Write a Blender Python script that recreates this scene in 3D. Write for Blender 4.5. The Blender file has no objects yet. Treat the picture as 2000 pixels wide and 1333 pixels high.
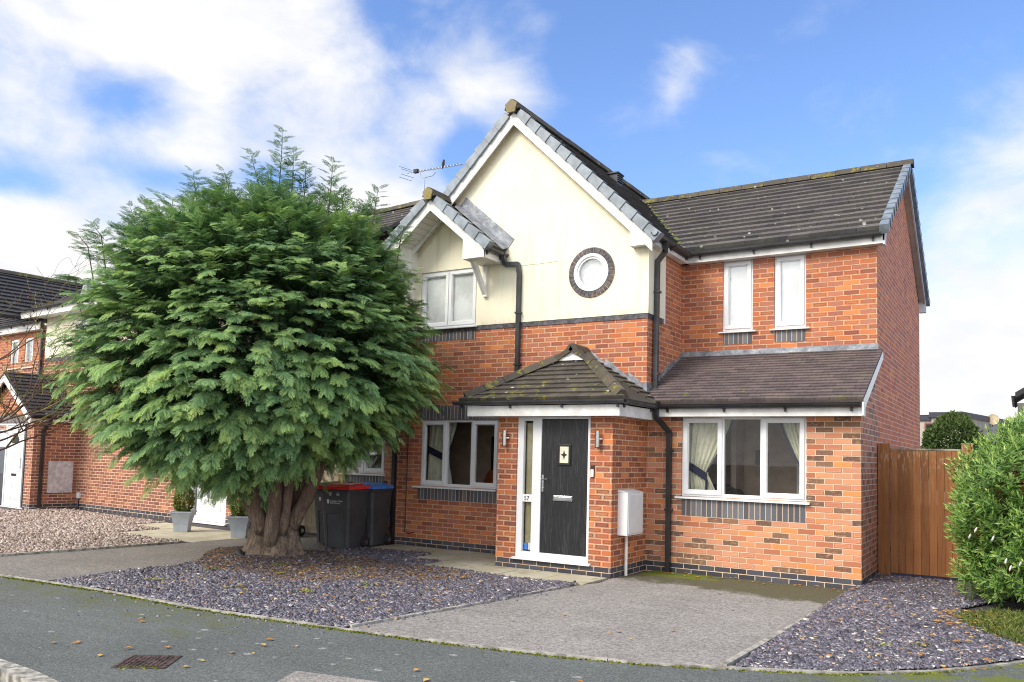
import bpy, math, random
import numpy as np
from mathutils import Vector, Matrix
R = math.radians
random.seed(7)
rng = np.random.default_rng(11)
scene = bpy.context.scene
COL = scene.collection

# ------------------------------------------------------------------ camera
YAW, PITCH, ROLL = 0.5554, 0.0668, 0.0253
_cy, _sy, _cp, _sp = math.cos(YAW), math.sin(YAW), math.cos(PITCH), math.sin(PITCH)
FW = Vector((-_sy*_cp, _cy*_cp, _sp)); _r = Vector((_cy, _sy, 0)); _u = _r.cross(FW)
RT = _r*math.cos(ROLL) + _u*math.sin(ROLL); UP = -_r*math.sin(ROLL) + _u*math.cos(ROLL)
CAMLOC = Vector((1.7461, -11.3728, 1.6178))
cam = bpy.data.cameras.new('camera'); camo = bpy.data.objects.new('camera', cam); COL.objects.link(camo)
m3 = Matrix((RT, UP, -FW)).transposed()
camo.matrix_world = Matrix.Translation(CAMLOC) @ m3.to_4x4()
cam.sensor_width = 36; cam.lens = 1602.33/2000*36; cam.shift_y = 0.0585; cam.clip_end = 2000; cam.clip_start = 0.05
scene.camera = camo

# ------------------------------------------------------------------ node helper
class NT:
    def __init__(s, tree): s.t = tree; s.n = tree.nodes; s.l = tree.links
    def node(s, typ, **kw):
        nd = s.n.new(typ)
        for k, v in kw.items(): setattr(nd, k, v)
        return nd
    def put(s, sock, v):
        if v is None: return
        if isinstance(v, bpy.types.NodeSocket): s.l.new(v, sock)
        else:
            if sock.type == 'RGBA' and len(v) == 3: v = (*v, 1)
            sock.default_value = v
    def m(s, op, a, b=None, c=None, clamp=False):
        nd = s.node('ShaderNodeMath', operation=op, use_clamp=clamp)
        for i, v in enumerate((a, b, c)): s.put(nd.inputs[i], v)
        return nd.outputs[0]
    def mix(s, f, a, b, mode='MIX'):
        nd = s.node('ShaderNodeMix', data_type='RGBA', blend_type=mode)
        s.put(nd.inputs[0], f); s.put(nd.inputs[6], a); s.put(nd.inputs[7], b)
        return nd.outputs[2]
    def sep(s, v):
        nd = s.node('ShaderNodeSeparateXYZ'); s.put(nd.inputs[0], v); return nd.outputs
    def comb(s, x, y, z):
        nd = s.node('ShaderNodeCombineXYZ')
        for i, v in enumerate((x, y, z)): s.put(nd.inputs[i], v)
        return nd.outputs[0]
    def ss(s, v, a, b, lo=0.0, hi=1.0):
        nd = s.node('ShaderNodeMapRange', interpolation_type='SMOOTHSTEP')
        for i, x in enumerate((v, a, b, lo, hi)): s.put(nd.inputs[i], x)
        return nd.outputs[0]
    def noise(s, vec, scale, detail=3, rough=0.5, dist=0.0):
        nd = s.node('ShaderNodeTexNoise'); s.put(nd.inputs['Vector'], vec)
        nd.inputs['Scale'].default_value = scale; nd.inputs['Detail'].default_value = detail
        nd.inputs['Roughness'].default_value = rough; nd.inputs['Distortion'].default_value = dist
        return nd.outputs[0]
    def vor(s, vec, scale, out='Distance', feature='F1'):
        nd = s.node('ShaderNodeTexVoronoi', feature=feature); s.put(nd.inputs['Vector'], vec)
        nd.inputs['Scale'].default_value = scale
        return nd.outputs[out]
    def white(s, vec):
        nd = s.node('ShaderNodeTexWhiteNoise', noise_dimensions='3D'); s.put(nd.inputs['Vector'], vec); return nd.outputs
    def ramp(s, f, stops, interp='LINEAR'):
        nd = s.node('ShaderNodeValToRGB'); cr = nd.color_ramp; cr.interpolation = interp
        while len(cr.elements) < len(stops): cr.elements.new(0.5)
        for e, (p, c) in zip(cr.elements, stops): e.position = p; e.color = (*c, 1)
        s.put(nd.inputs[0], f); return nd.outputs[0]
    def attr(s, name):
        nd = s.node('ShaderNodeAttribute', attribute_name=name); return nd.outputs
    def obj(s): return s.node('ShaderNodeTexCoord').outputs['Object']
    def vscale(s, v, sc):
        nd = s.node('ShaderNodeVectorMath', operation='MULTIPLY'); s.put(nd.inputs[0], v); nd.inputs[1].default_value = sc
        return nd.outputs[0]

# ------------------------------------------------------------------ sky and sun
SUN_EL, SUN_AZ = 40.0, 204.0      # azimuth measured from +Y clockwise
world = bpy.data.worlds.new('World'); scene.world = world; world.use_nodes = True
w = NT(world.node_tree); w.n.clear()
sky = w.node('ShaderNodeTexSky', sky_type='NISHITA', sun_disc=False)
sky.sun_elevation = R(SUN_EL); sky.sun_rotation = R(SUN_AZ); sky.air_density = 1.3; sky.dust_density = 0.3; sky.ozone_density = 4.0
D = w.node('ShaderNodeTexCoord').outputs['Generated']
dx, dy, dz = w.sep(D)
az = w.m('DEGREES', w.m('ARCTAN2', dx, dy)) if False else w.m('MULTIPLY', w.m('ARCTAN2', dx, dy), 57.2958)
el = w.m('MULTIPLY', w.m('ARCSINE', dz), 57.2958)
def blob(a0, e0, sa, se, amp):
    a = w.m('DIVIDE', w.m('SUBTRACT', az, a0), sa); e = w.m('DIVIDE', w.m('SUBTRACT', el, e0), se)
    q = w.m('ADD', w.m('MULTIPLY', a, a), w.m('MULTIPLY', e, e))
    return w.m('MULTIPLY', w.m('POWER', 2.71828, w.m('MULTIPLY', q, -1.0)), amp)
cl = w.comb(w.m('MULTIPLY', az, 0.05), w.m('MULTIPLY', el, 0.085), 0.0)
n1 = w.noise(cl, 1.6, 9, 0.56, 0.5)
n2 = w.noise(cl, 5.0, 8, 0.6, 0.3)
base = w.m('ADD', w.m('MULTIPLY', w.m('SUBTRACT', n1, 0.5), 2.1), w.m('MULTIPLY', w.m('SUBTRACT', n2, 0.5), 0.7))
bias = w.m('ADD', 0.0, -0.55)
bias = w.m('ADD', bias, w.ss(az, -28.0, -46.0, 0.0, 0.95))            # the bank of cloud on the left
for b in [(-58,21.5,3.2,2.0,-1.0), (-54.5,17,5.0,1.2,-.8), (-48,17.8,3.0,1.0,-.7), (-65,15.5,3.5,1.0,-.7), (-41,29,3.0,3.0,-.7), (-35.5,20.3,1.8,2.2,-.9), (-37,17.5,2.0,1.0,.1),
          (-34,24.5,4.5,3.0,.75), (-30.5,28.6,2.0,.9,.42), (-20,25.6,1.7,1.8,.42), (-31,20.5,2.5,3,.5), (-24,31,5,4,-.5), (0,17.5,5,4,.75), (-1,12,7,4,.5), (-57,29,8,4,.35), (-40,15,10,4,.35)]:
    bias = w.m('ADD', bias, blob(*b))
bias = w.m('ADD', bias, w.ss(el, 15.5, 3.0, 0.0, 1.7))
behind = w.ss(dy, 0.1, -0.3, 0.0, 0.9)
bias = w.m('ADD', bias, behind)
cf = w.ss(w.m('ADD', base, bias), -0.48, 0.72)
shade = w.ss(w.noise(cl, 3.1, 5, 0.5), 0.3, 0.75)
cloudc = w.mix(shade, (0.84, 0.85, 0.88, 1), (1.0, 0.98, 0.945, 1))
SKYS, CLOUD = 0.105, 0.70
bg1 = w.node('ShaderNodeBackground'); 
skyc = w.mix(1.0, sky.outputs[0], (0.84, 0.90, 1.12, 1), 'MULTIPLY')
w.put(bg1.inputs[0], skyc); bg1.inputs[1].default_value = SKYS
bg2 = w.node('ShaderNodeBackground'); w.put(bg2.inputs[0], cloudc); w.put(bg2.inputs[1], w.ss(dy, 0.45, -0.35, 0.56, 0.98))  # unseen clouds behind the camera set brighter, to lift ambient light and reflections
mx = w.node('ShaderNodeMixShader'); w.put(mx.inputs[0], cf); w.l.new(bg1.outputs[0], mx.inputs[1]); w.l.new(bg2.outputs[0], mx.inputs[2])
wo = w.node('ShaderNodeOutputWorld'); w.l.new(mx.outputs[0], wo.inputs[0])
sun = bpy.data.lights.new('sun', 'SUN'); sun.energy = 1.7; sun.angle = R(28); sun.color = (1.0, 0.93, 0.82)
suno = bpy.data.objects.new('sun', sun); COL.objects.link(suno)
sd = Vector((math.sin(R(SUN_AZ))*math.cos(R(SUN_EL)), math.cos(R(SUN_AZ))*math.cos(R(SUN_EL)), math.sin(R(SUN_EL))))
suno.rotation_euler = sd.to_track_quat('Z', 'Y').to_euler(); suno.location = sd*30
vs = scene.view_settings; vs.view_transform = 'Standard'; vs.look = 'None'; vs.gamma = 1; vs.exposure = 1.0
scene.cycles.max_bounces = 6; scene.cycles.transparent_max_bounces = 12; scene.cycles.use_denoising = True; scene.cycles.denoising_prefilter = 'NONE'; scene.cycles.filter_width = 1.05; scene.cycles.sample_clamp_indirect = 3.0

# ------------------------------------------------------------------ materials
def newmat(name):
    mt = bpy.data.materials.new(name); mt.use_nodes = True
    t = NT(mt.node_tree); t.n.clear()
    out = t.node('ShaderNodeOutputMaterial'); b = t.node('ShaderNodeBsdfPrincipled')
    t.l.new(b.outputs[0], out.inputs[0]); t.b = b; t.out = out
    return mt, t
def bump(t, h, strength=0.5, dist=0.01):
    nd = t.node('ShaderNodeBump'); nd.inputs['Strength'].default_value = strength; nd.inputs['Distance'].default_value = dist
    t.put(nd.inputs['Height'], h); t.l.new(nd.outputs[0], t.b.inputs['Normal'])
def plain(name, col, rough=0.6, metal=0.0, var=0.06, scale=6.0, spec=0.5, bmp=0.0, bscale=80):
    mt, t = newmat(name); o = t.obj()
    n = t.noise(o, scale, 4, 0.6)
    d = tuple(max(0, c*(1-var*2.2)) for c in col); l = tuple(min(1, c*(1+var)) for c in col)
    t.put(t.b.inputs['Base Color'], t.mix(t.ss(n, 0.3, 0.7), d, l))
    t.b.inputs['Roughness'].default_value = rough; t.b.inputs['Metallic'].default_value = metal
    t.b.inputs['Specular IOR Level'].default_value = spec
    if bmp: bump(t, t.noise(o, bscale, 3), bmp, 0.005)
    return mt
def brick(name, stops, centre=None, cthr=0.35, blen=0.225, plinth=True, mortar=(0.64, 0.46, 0.32), soot=0.08, scuff=None):
    mt, t = newmat(name); o = t.obj(); x, y, z = t.sep(o)
    u = t.m('ADD', x, y)
    row = t.m('FLOOR', t.m('DIVIDE', t.m('ADD', z, 0.0001), 0.075)); par = t.m('FLOORED_MODULO', row, 2.0)
    uu = t.m('ADD', t.m('DIVIDE', u, blen), t.m('MULTIPLY', par, 0.5)); col = t.m('FLOOR', uu)
    fx = t.m('FRACT', uu); fz = t.m('FRACT', t.m('DIVIDE', t.m('ADD', z, 0.0001), 0.075))
    ddx = t.m('MULTIPLY', t.m('MINIMUM', fx, t.m('SUBTRACT', 1.0, fx)), blen)
    ddz = t.m('MULTIPLY', t.m('MINIMUM', fz, t.m('SUBTRACT', 1.0, fz)), 0.075)
    wob = t.m('MULTIPLY', t.m('SUBTRACT', t.noise(o, 45, 2), 0.5), 0.004)
    dd = t.m('ADD', t.m('MINIMUM', ddx, ddz), wob)
    mask = t.ss(dd, 0.0040, 0.0068)
    wn = t.white(t.comb(col, row, 3.0)); wn2 = t.white(t.comb(col, row, 17.0))
    c = t.ramp(wn[0], stops, 'CONSTANT')
    c = t.mix(t.m('MULTIPLY', wn2[0], 0.35), c, t.mix(1.0, c, (0.62, 0.5, 0.48), 'MULTIPLY'))
    if centre:
        ins = t.m('MULTIPLY', t.ss(t.m('ADD', ddx, t.m('MULTIPLY', wob, 2.5)), 0.017, 0.025), t.ss(t.m('ADD', ddz, t.m('MULTIPLY', wob, 1.5)), 0.013, 0.018))
        n = t.ss(t.noise(t.vscale(o, (1, 1, 2.2)), 55, 3, 0.7), 0.30, 0.60)
        ring = t.m('SUBTRACT', 1.0, t.m('MULTIPLY', 0.55, t.m('MULTIPLY', t.ss(ddx, 0.034, 0.04), t.ss(ddz, 0.022, 0.026))))
        act = t.m('GREATER_THAN', t.white(t.comb(col, row, 29.0))[0], cthr)
        cc = t.ramp(wn2[0], centre, 'CONSTANT')
        c = t.mix(t.m('MULTIPLY', t.m('MULTIPLY', t.m('MULTIPLY', ins, act), ring), t.m('ADD', 0.55, t.m('MULTIPLY', n, 0.4))), c, cc)
    if scuff:
        act = t.m('LESS_THAN', t.white(t.comb(col, row, 41.0))[0], scuff)
        n = t.ss(t.noise(t.vscale(o, (1, 1, 2.5)), 16, 4, 0.7), 0.33, 0.5)
        c = t.mix(t.m('MULTIPLY', act, t.m('ADD', 0.1, t.m('MULTIPLY', n, 0.82))), c, t.mix(wn2[0], (0.105, 0.076, 0.060), (0.24, 0.15, 0.095)))
    c = t.mix(t.m('MULTIPLY', t.ss(t.noise(o, 90, 4, 0.7), 0.35, 0.75), 0.30), c, t.mix(1.0, c, (0.55, 0.5, 0.5), 'MULTIPLY'))
    if plinth:
        pl = t.m('LESS_THAN', row, 2.0)
        c = t.mix(pl, c, t.mix(wn[0], (0.045, 0.045, 0.055), (0.09, 0.09, 0.105)))
    mo = t.mix(t.ss(t.noise(o, 9, 4), 0.35, 0.7), mortar, tuple(k*0.72 for k in mortar))
    c = t.mix(mask, mo, c)
    big = t.ss(t.noise(o, 0.9, 5, 0.6), 0.45, 0.75)
    c = t.mix(t.m('MULTIPLY', big, soot*2), c, t.mix(1.0, c, (0.66, 0.62, 0.6), 'MULTIPLY'))
    t.put(t.b.inputs['Base Color'], c); t.b.inputs['Roughness'].default_value = 0.85; t.b.inputs['Specular IOR Level'].default_value = 0.25
    bump(t, t.m('ADD', t.m('MULTIPLY', mask, 0.8), t.m('MULTIPLY', t.noise(o, 130, 3), 0.35)), 0.6, 0.006)
    return mt
MAT = {}
OR = [(0, (0.64, 0.225, 0.090)), (0.25, (0.57, 0.185, 0.078)), (0.5, (0.50, 0.165, 0.082)), (0.75, (0.72, 0.27, 0.10)), (0.9, (0.44, 0.145, 0.08))]
CE = [(0, (0.32, 0.145, 0.12)), (0.35, (0.25, 0.115, 0.10)), (0.6, (0.42, 0.21, 0.17)), (0.85, (0.17, 0.09, 0.08))]
MAT['brick'] = brick('brick_dragfaced', OR, CE, 0.28)
CEP = [(0, (0.17, 0.085, 0.07)), (0.3, (0.11, 0.07, 0.065)), (0.6, (0.26, 0.12, 0.09)), (0.8, (0.085, 0.06, 0.06))]
MAT['brickporch'] = brick('brick_porch', OR, CEP, 0.22)
MAT['brickold'] = brick('brick_weathered', [(0, (0.52, 0.22, 0.12)), (0.25, (0.46, 0.18, 0.10)), (0.5, (0.40, 0.16, 0.10)), (0.75, (0.58, 0.26, 0.13)), (0.9, (0.36, 0.14, 0.09))], CEP, 0.15, mortar=(0.78, 0.60, 0.46))
MAT['brickext'] = brick('brick_extension', [(0, (0.62, 0.275, 0.145)), (0.2, (0.54, 0.215, 0.115)), (0.4, (0.68, 0.32, 0.16)), (0.55, (0.72, 0.30, 0.105)), (0.7, (0.50, 0.19, 0.105)), (0.85, (0.60, 0.30, 0.18))],
                        [(0, (0.72, 0.33, 0.20)), (0.5, (0.60, 0.26, 0.16))], 0.45, mortar=(0.70, 0.54, 0.40), scuff=0.27)
MAT['brickside'] = brick('brick_side', [(0, (0.74, 0.255, 0.115)), (0.3, (0.66, 0.215, 0.10)), (0.6, (0.80, 0.29, 0.12)), (0.85, (0.50, 0.17, 0.11))],
                         [(0, (0.50, 0.19, 0.14)), (0.5, (0.58, 0.20, 0.14))], 0.4, mortar=(0.78, 0.62, 0.52), plinth=True)
MAT['brickextside'] = brick('brick_extension_side', [(0, (0.58, 0.235, 0.15)), (0.3, (0.52, 0.20, 0.13)), (0.6, (0.64, 0.27, 0.16))],
                            None, 0.4, blen=0.1125, mortar=(0.78, 0.64, 0.55), plinth=True, scuff=0.30)
def soldier_mat():
    mt, t = newmat('soldier_brick'); o = t.obj(); x, y, z = t.sep(o)
    uu = t.m('DIVIDE', t.m('ADD', x, 0.01), 0.075); col = t.m('FLOOR', uu); fx = t.m('FRACT', uu)
    dd = t.m('MULTIPLY', t.m('MINIMUM', fx, t.m('SUBTRACT', 1.0, fx)), 0.075)
    mask = t.ss(t.m('ADD', dd, t.m('MULTIPLY', t.m('SUBTRACT', t.noise(o, 45, 2), 0.5), 0.004)), 0.0045, 0.0075)
    wn = t.white(t.comb(col, 5.0, 3.0))
    c = t.ramp(wn[0], [(0, (0.10, 0.105, 0.125)), (0.4, (0.135, 0.14, 0.16)), (0.7, (0.085, 0.078, 0.09)), (0.9, (0.16, 0.165, 0.18))], 'CONSTANT')
    c = t.mix(t.m('MULTIPLY', t.ss(t.noise(o, 60, 4), 0.4, 0.7), 0.35), c, (0.06, 0.06, 0.07))
    t.put(t.b.inputs['Base Color'], t.mix(mask, (0.52, 0.40, 0.29), c)); t.b.inputs['Roughness'].default_value = 0.6
    bump(t, mask, 0.6, 0.005); return mt
MAT['soldier'] = soldier_mat()
MAT['bluebrick'] = plain('blue_brick', (0.105, 0.10, 0.115), 0.6, var=0.3, scale=14)
MAT['ringmortar'] = plain('ring_mortar', (0.50, 0.34, 0.22), 0.9, var=0.15, scale=20)
def render_mat():
    mt, t = newmat('cream_render'); o = t.obj(); x, y, z = t.sep(o)
    n = t.noise(o, 1.3, 6, 0.62)
    c = t.mix(t.ss(n, 0.35, 0.7), (0.90, 0.85, 0.67), (0.86, 0.79, 0.60))
    st = t.noise(t.vscale(o, (7, 7, 0.7)), 1.0, 4, 0.6)
    c = t.mix(t.m('MULTIPLY', t.ss(st, 0.50, 0.78), 0.36), c, (0.55, 0.47, 0.30))
    sp = t.ss(t.vor(o, 7.0), 0.05, 0.02); gate = t.ss(t.noise(o, 2.5, 2), 0.55, 0.65)
    c = t.mix(t.m('MULTIPLY', t.m('MULTIPLY', sp, gate), 0.5), c, (0.35, 0.27, 0.14))
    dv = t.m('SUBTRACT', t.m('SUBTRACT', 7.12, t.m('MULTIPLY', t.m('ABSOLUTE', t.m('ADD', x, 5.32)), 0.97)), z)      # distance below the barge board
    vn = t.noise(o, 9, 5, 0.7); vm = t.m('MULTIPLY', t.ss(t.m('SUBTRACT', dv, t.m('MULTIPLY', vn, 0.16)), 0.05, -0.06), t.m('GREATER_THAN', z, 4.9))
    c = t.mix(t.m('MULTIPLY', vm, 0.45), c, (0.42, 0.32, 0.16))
    cz = t.m('ADD', 4.735, t.m('MULTIPLY', t.m('SUBTRACT', t.noise(t.comb(x, 0.0, 0.0), 5, 5, 0.7), 0.5), 0.05))
    ck = t.m('MULTIPLY', t.m('MULTIPLY', t.ss(t.m('ABSOLUTE', t.m('SUBTRACT', z, cz)), 0.007, 0.002), t.ss(t.noise(o, 6, 3), 0.42, 0.52)), t.m('MULTIPLY', t.m('GREATER_THAN', x, -5.2), t.m('LESS_THAN', x, -4.33)))
    c = t.mix(t.m('MULTIPLY', ck, 0.8), c, (0.22, 0.17, 0.09))
    lw = t.m('MULTIPLY', t.ss(z, 3.95, 3.80), t.ss(t.noise(t.vscale(o, (5, 5, 2)), 1.5, 5, 0.7), 0.45, 0.7)); c = t.mix(t.m('MULTIPLY', lw, 0.35), c, (0.45, 0.36, 0.20))
    t.put(t.b.inputs['Base Color'], c); t.b.inputs['Roughness'].default_value = 0.92; t.b.inputs['Specular IOR Level'].default_value = 0.2
    bump(t, t.m('ADD', t.noise(o, 120, 4, 0.7), t.m('MULTIPLY', t.noise(o, 14, 3), 1.2)), 0.35, 0.006); return mt
MAT['render'] = render_mat()
MAT['white'] = plain('white_upvc', (0.80, 0.81, 0.82), 0.32, var=0.025, scale=3)
MAT['fascia'] = plain('white_fascia', (0.80, 0.79, 0.76), 0.45, var=0.09, scale=3.5)
MAT['greytrim'] = plain('pale_grey_trim', (0.60, 0.66, 0.74), 0.4, var=0.05)
MAT['soffit'] = plain('soffit_board', (0.66, 0.64, 0.62), 0.5, var=0.06)
def boards_mat(name, col, axis, pitch, dark=0.5, rough=0.6):
    mt, t = newmat(name); o = t.obj(); s = t.sep(o)[axis]
    f = t.m('FRACT', t.m('DIVIDE', s, pitch)); g = t.ss(t.m('MINIMUM', f, t.m('SUBTRACT', 1.0, f)), 0.02, 0.06)
    c = t.mix(g, tuple(k*dark for k in col), col); t.put(t.b.inputs['Base Color'], c); t.b.inputs['Roughness'].default_value = rough
    bump(t, g, 0.5, 0.006); return mt
MAT['soffitslat'] = boards_mat('slatted_soffit', (0.66, 0.63, 0.58), 0, 0.09)
def tile_mat(name, col, moss=0.25, lichen=0.5, mossc=(0.11, 0.12, 0.03), light=(1.5, 1.42, 1.35)):
    mt, t = newmat(name); o = t.obj(); a = t.attr('tint')[2]
    n = t.noise(o, 22, 5, 0.65); n0 = t.noise(o, 2.0, 4)
    c = t.mix(a, tuple(k*0.80 for k in col), tuple(k*(.35+l*.65) for k, l in zip(col, light)))
    c = t.mix(t.m('MULTIPLY', t.ss(n, 0.3, 0.75), 0.55), c, t.mix(1.0, c, (0.55, 0.52, 0.5), 'MULTIPLY'))
    c = t.mix(t.m('MULTIPLY', t.ss(n0, 0.4, 0.7), 0.3), c, (col[0]*1.5, col[1]*1.5, col[2]*1.1))
    if moss:
        mm = t.ss(t.m('ADD', t.noise(o, 5.5, 6, 0.7), t.m('MULTIPLY', t.attr('edge')[2], 0.05)), 0.66-moss*0.07, 0.72-moss*0.07)
        c = t.mix(mm, c, t.mix(t.ss(t.noise(o, 30, 2), 0.4, 0.6), mossc, (0.22, 0.20, 0.035)))
    if lichen:
        v = t.vor(o, 6.5); g = t.ss(t.noise(o, 1.6, 3), 0.46-lichen*0.1, 0.54)
        rr = t.m('MULTIPLY', t.white(t.vor(o, 6.5, 'Color'))[0], 0.17)
        sp = t.m('LESS_THAN', t.m('ADD', v, t.m('MULTIPLY', t.m('SUBTRACT', t.noise(o, 40, 2), 0.5), 0.16)), rr)
        c = t.mix(t.m('MULTIPLY', t.m('MULTIPLY', sp, g), lichen), c, (0.58, 0.60, 0.54))
    t.put(t.b.inputs['Base Color'], c); t.b.inputs['Roughness'].default_value = 0.8; t.b.inputs['Specular IOR Level'].default_value = 0.3
    bump(t, t.noise(o, 90, 4, 0.7), 0.35, 0.006); return mt
MAT['tile'] = tile_mat('concrete_roof_tile', (0.112, 0.106, 0.107), 0.1, 0.95)
MAT['tileporch'] = tile_mat('porch_roof_tile', (0.085, 0.075, 0.065), 0.75, 0.95)
MAT['tilelean'] = tile_mat('plain_roof_tile', (0.130, 0.105, 0.108), 0.3, 0.0)
MAT['tiledark'] = tile_mat('dark_roof_tile', (0.045, 0.044, 0.052), 0.0, 0.8)
MAT['ridge'] = tile_mat('ridge_tile', (0.085, 0.075, 0.062), 0.9, 0.6, (0.12, 0.105, 0.03))
MAT['ridgecap'] = tile_mat('ridge_cap', (0.22, 0.18, 0.12), 1.6, 0.3, (0.30, 0.25, 0.04))
MAT['verge'] = plain('grey_dry_verge', (0.235, 0.275, 0.315), 0.42, var=0.16, scale=5)
def lead():
    mt, t = newmat('lead_flashing'); o = t.obj()
    c = t.ramp(t.noise(o, 6, 6, 0.7), [(0.3, (0.12, 0.13, 0.15)), (0.5, (0.25, 0.27, 0.30)), (0.68, (0.42, 0.44, 0.47))])
    t.put(t.b.inputs['Base Color'], c); t.b.inputs['Roughness'].default_value = 0.5; t.b.inputs['Metallic'].default_value = 0.3
    bump(t, t.noise(o, 14, 4), 0.5, 0.02); return mt
MAT['lead'] = lead()
MAT['black'] = plain('black_plastic', (0.022, 0.023, 0.026), 0.33, var=0.2, scale=4)
MAT['blackfade'] = plain('faded_black_plastic', (0.055, 0.058, 0.064), 0.4, var=0.2, scale=3)
MAT['chrome'] = plain('chrome', (0.75, 0.75, 0.76), 0.12, 1.0)
MAT['steel'] = plain('brushed_steel', (0.55, 0.55, 0.55), 0.25, 1.0)
MAT['concrete'] = plain('pale_concrete', (0.38, 0.36, 0.31), 0.9, var=0.25, scale=9, bmp=0.3)
def glass(name, refl=0.16, tint=(0.85, 0.87, 0.86)):
    mt, t = newmat(name)
    tr = t.node('ShaderNodeBsdfTransparent'); tr.inputs[0].default_value = (*tint, 1)
    gl = t.node('ShaderNodeBsdfGlossy'); gl.inputs[0].default_value = (1, 1, 1, 1); gl.inputs[1].default_value = 0.005
    fr = t.node('ShaderNodeFresnel'); fr.inputs[0].default_value = 1.5
    f = t.m('ADD', t.m('MULTIPLY', fr.outputs[0], 0.42), refl, clamp=True)
    mx = t.node('ShaderNodeMixShader'); t.put(mx.inputs[0], f); t.l.new(tr.outputs[0], mx.inputs[1]); t.l.new(gl.outputs[0], mx.inputs[2])
    t.l.new(mx.outputs[0], t.out.inputs[0]); t.n.remove(t.b); return mt
MAT['glass'] = glass('window_glass', 0.0, (.97, .98, .975))
MAT['glassup'] = glass('upper_window_glass', 0.10, (0.97, 0.98, 0.98))
MAT['blind'] = plain('white_blind', (0.93, 0.94, 0.95), 0.8, var=0.12, scale=1.5)
MAT['room'] = plain('beige_room_wall', (0.50, 0.39, 0.31), 0.9)
MAT['roomdark'] = plain('brown_room_wall', (0.50, 0.36, 0.28), 0.9)
MAT['curtain'] = plain('cream_curtain', (0.72, 0.70, 0.55), 0.85, var=0.08)
MAT['navy'] = plain('navy_cloth', (0.02, 0.02, 0.06), 0.8)
def door_mat():
    mt, t = newmat('black_woodgrain'); o = t.obj()
    n = t.noise(t.vscale(o, (38, 38, 2.2)), 1.0, 7, 0.75, 1.2)
    c = t.mix(t.ss(n, 0.45, 0.75), (0.010, 0.010, 0.012), (0.055, 0.055, 0.062))
    t.put(t.b.inputs['Base Color'], c); t.b.inputs['Roughness'].default_value = 0.38
    bump(t, n, 0.7, 0.006); return mt
MAT['door'] = door_mat()
def wood_mat(name, cols, sc=(9, 9, 0.7), rough=0.75, scuff=True):
    mt, t = newmat(name); o = t.obj(); x, y, z = t.sep(o)
    n = t.noise(t.vscale(o, sc), 1.6, 6, 0.65, 0.8); big = t.noise(o, 1.6, 3)
    c = t.ramp(n, [(0.25, cols[0]), (0.5, cols[1]), (0.75, cols[2])])
    c = t.mix(t.m('MULTIPLY', t.ss(big, 0.4, 0.65), 0.5), c, cols[0])
    c = t.mix(t.attr('tint')[2], c, t.mix(1.0, c, (0.62, 0.6, 0.58), 'MULTIPLY'))
    if scuff:
        k = t.m('MULTIPLY', t.ss(t.noise(t.vscale(o, (30, 30, 6)), 1.0, 5, 0.8), 0.52, 0.62), t.ss(z, 1.25, 1.9))
        c = t.mix(t.m('MULTIPLY', k, 0.7), c, (0.50, 0.36, 0.22))
    t.put(t.b.inputs['Base Color'], c); t.b.inputs['Roughness'].default_value = rough
    bump(t, n, 0.3, 0.004); return mt
MAT['gatewood'] = wood_mat('brown_stained_wood', [(0.235, 0.088, 0.026), (0.37, 0.145, 0.045), (0.48, 0.215, 0.075)])
MAT['creamwood'] = plain('cream_painted_wood', (0.66, 0.56, 0.38), 0.55, var=0.07, scale=8)
MAT['plank'] = plain('weathered_plank', (0.30, 0.25, 0.19), 0.85, var=0.25)
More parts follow.
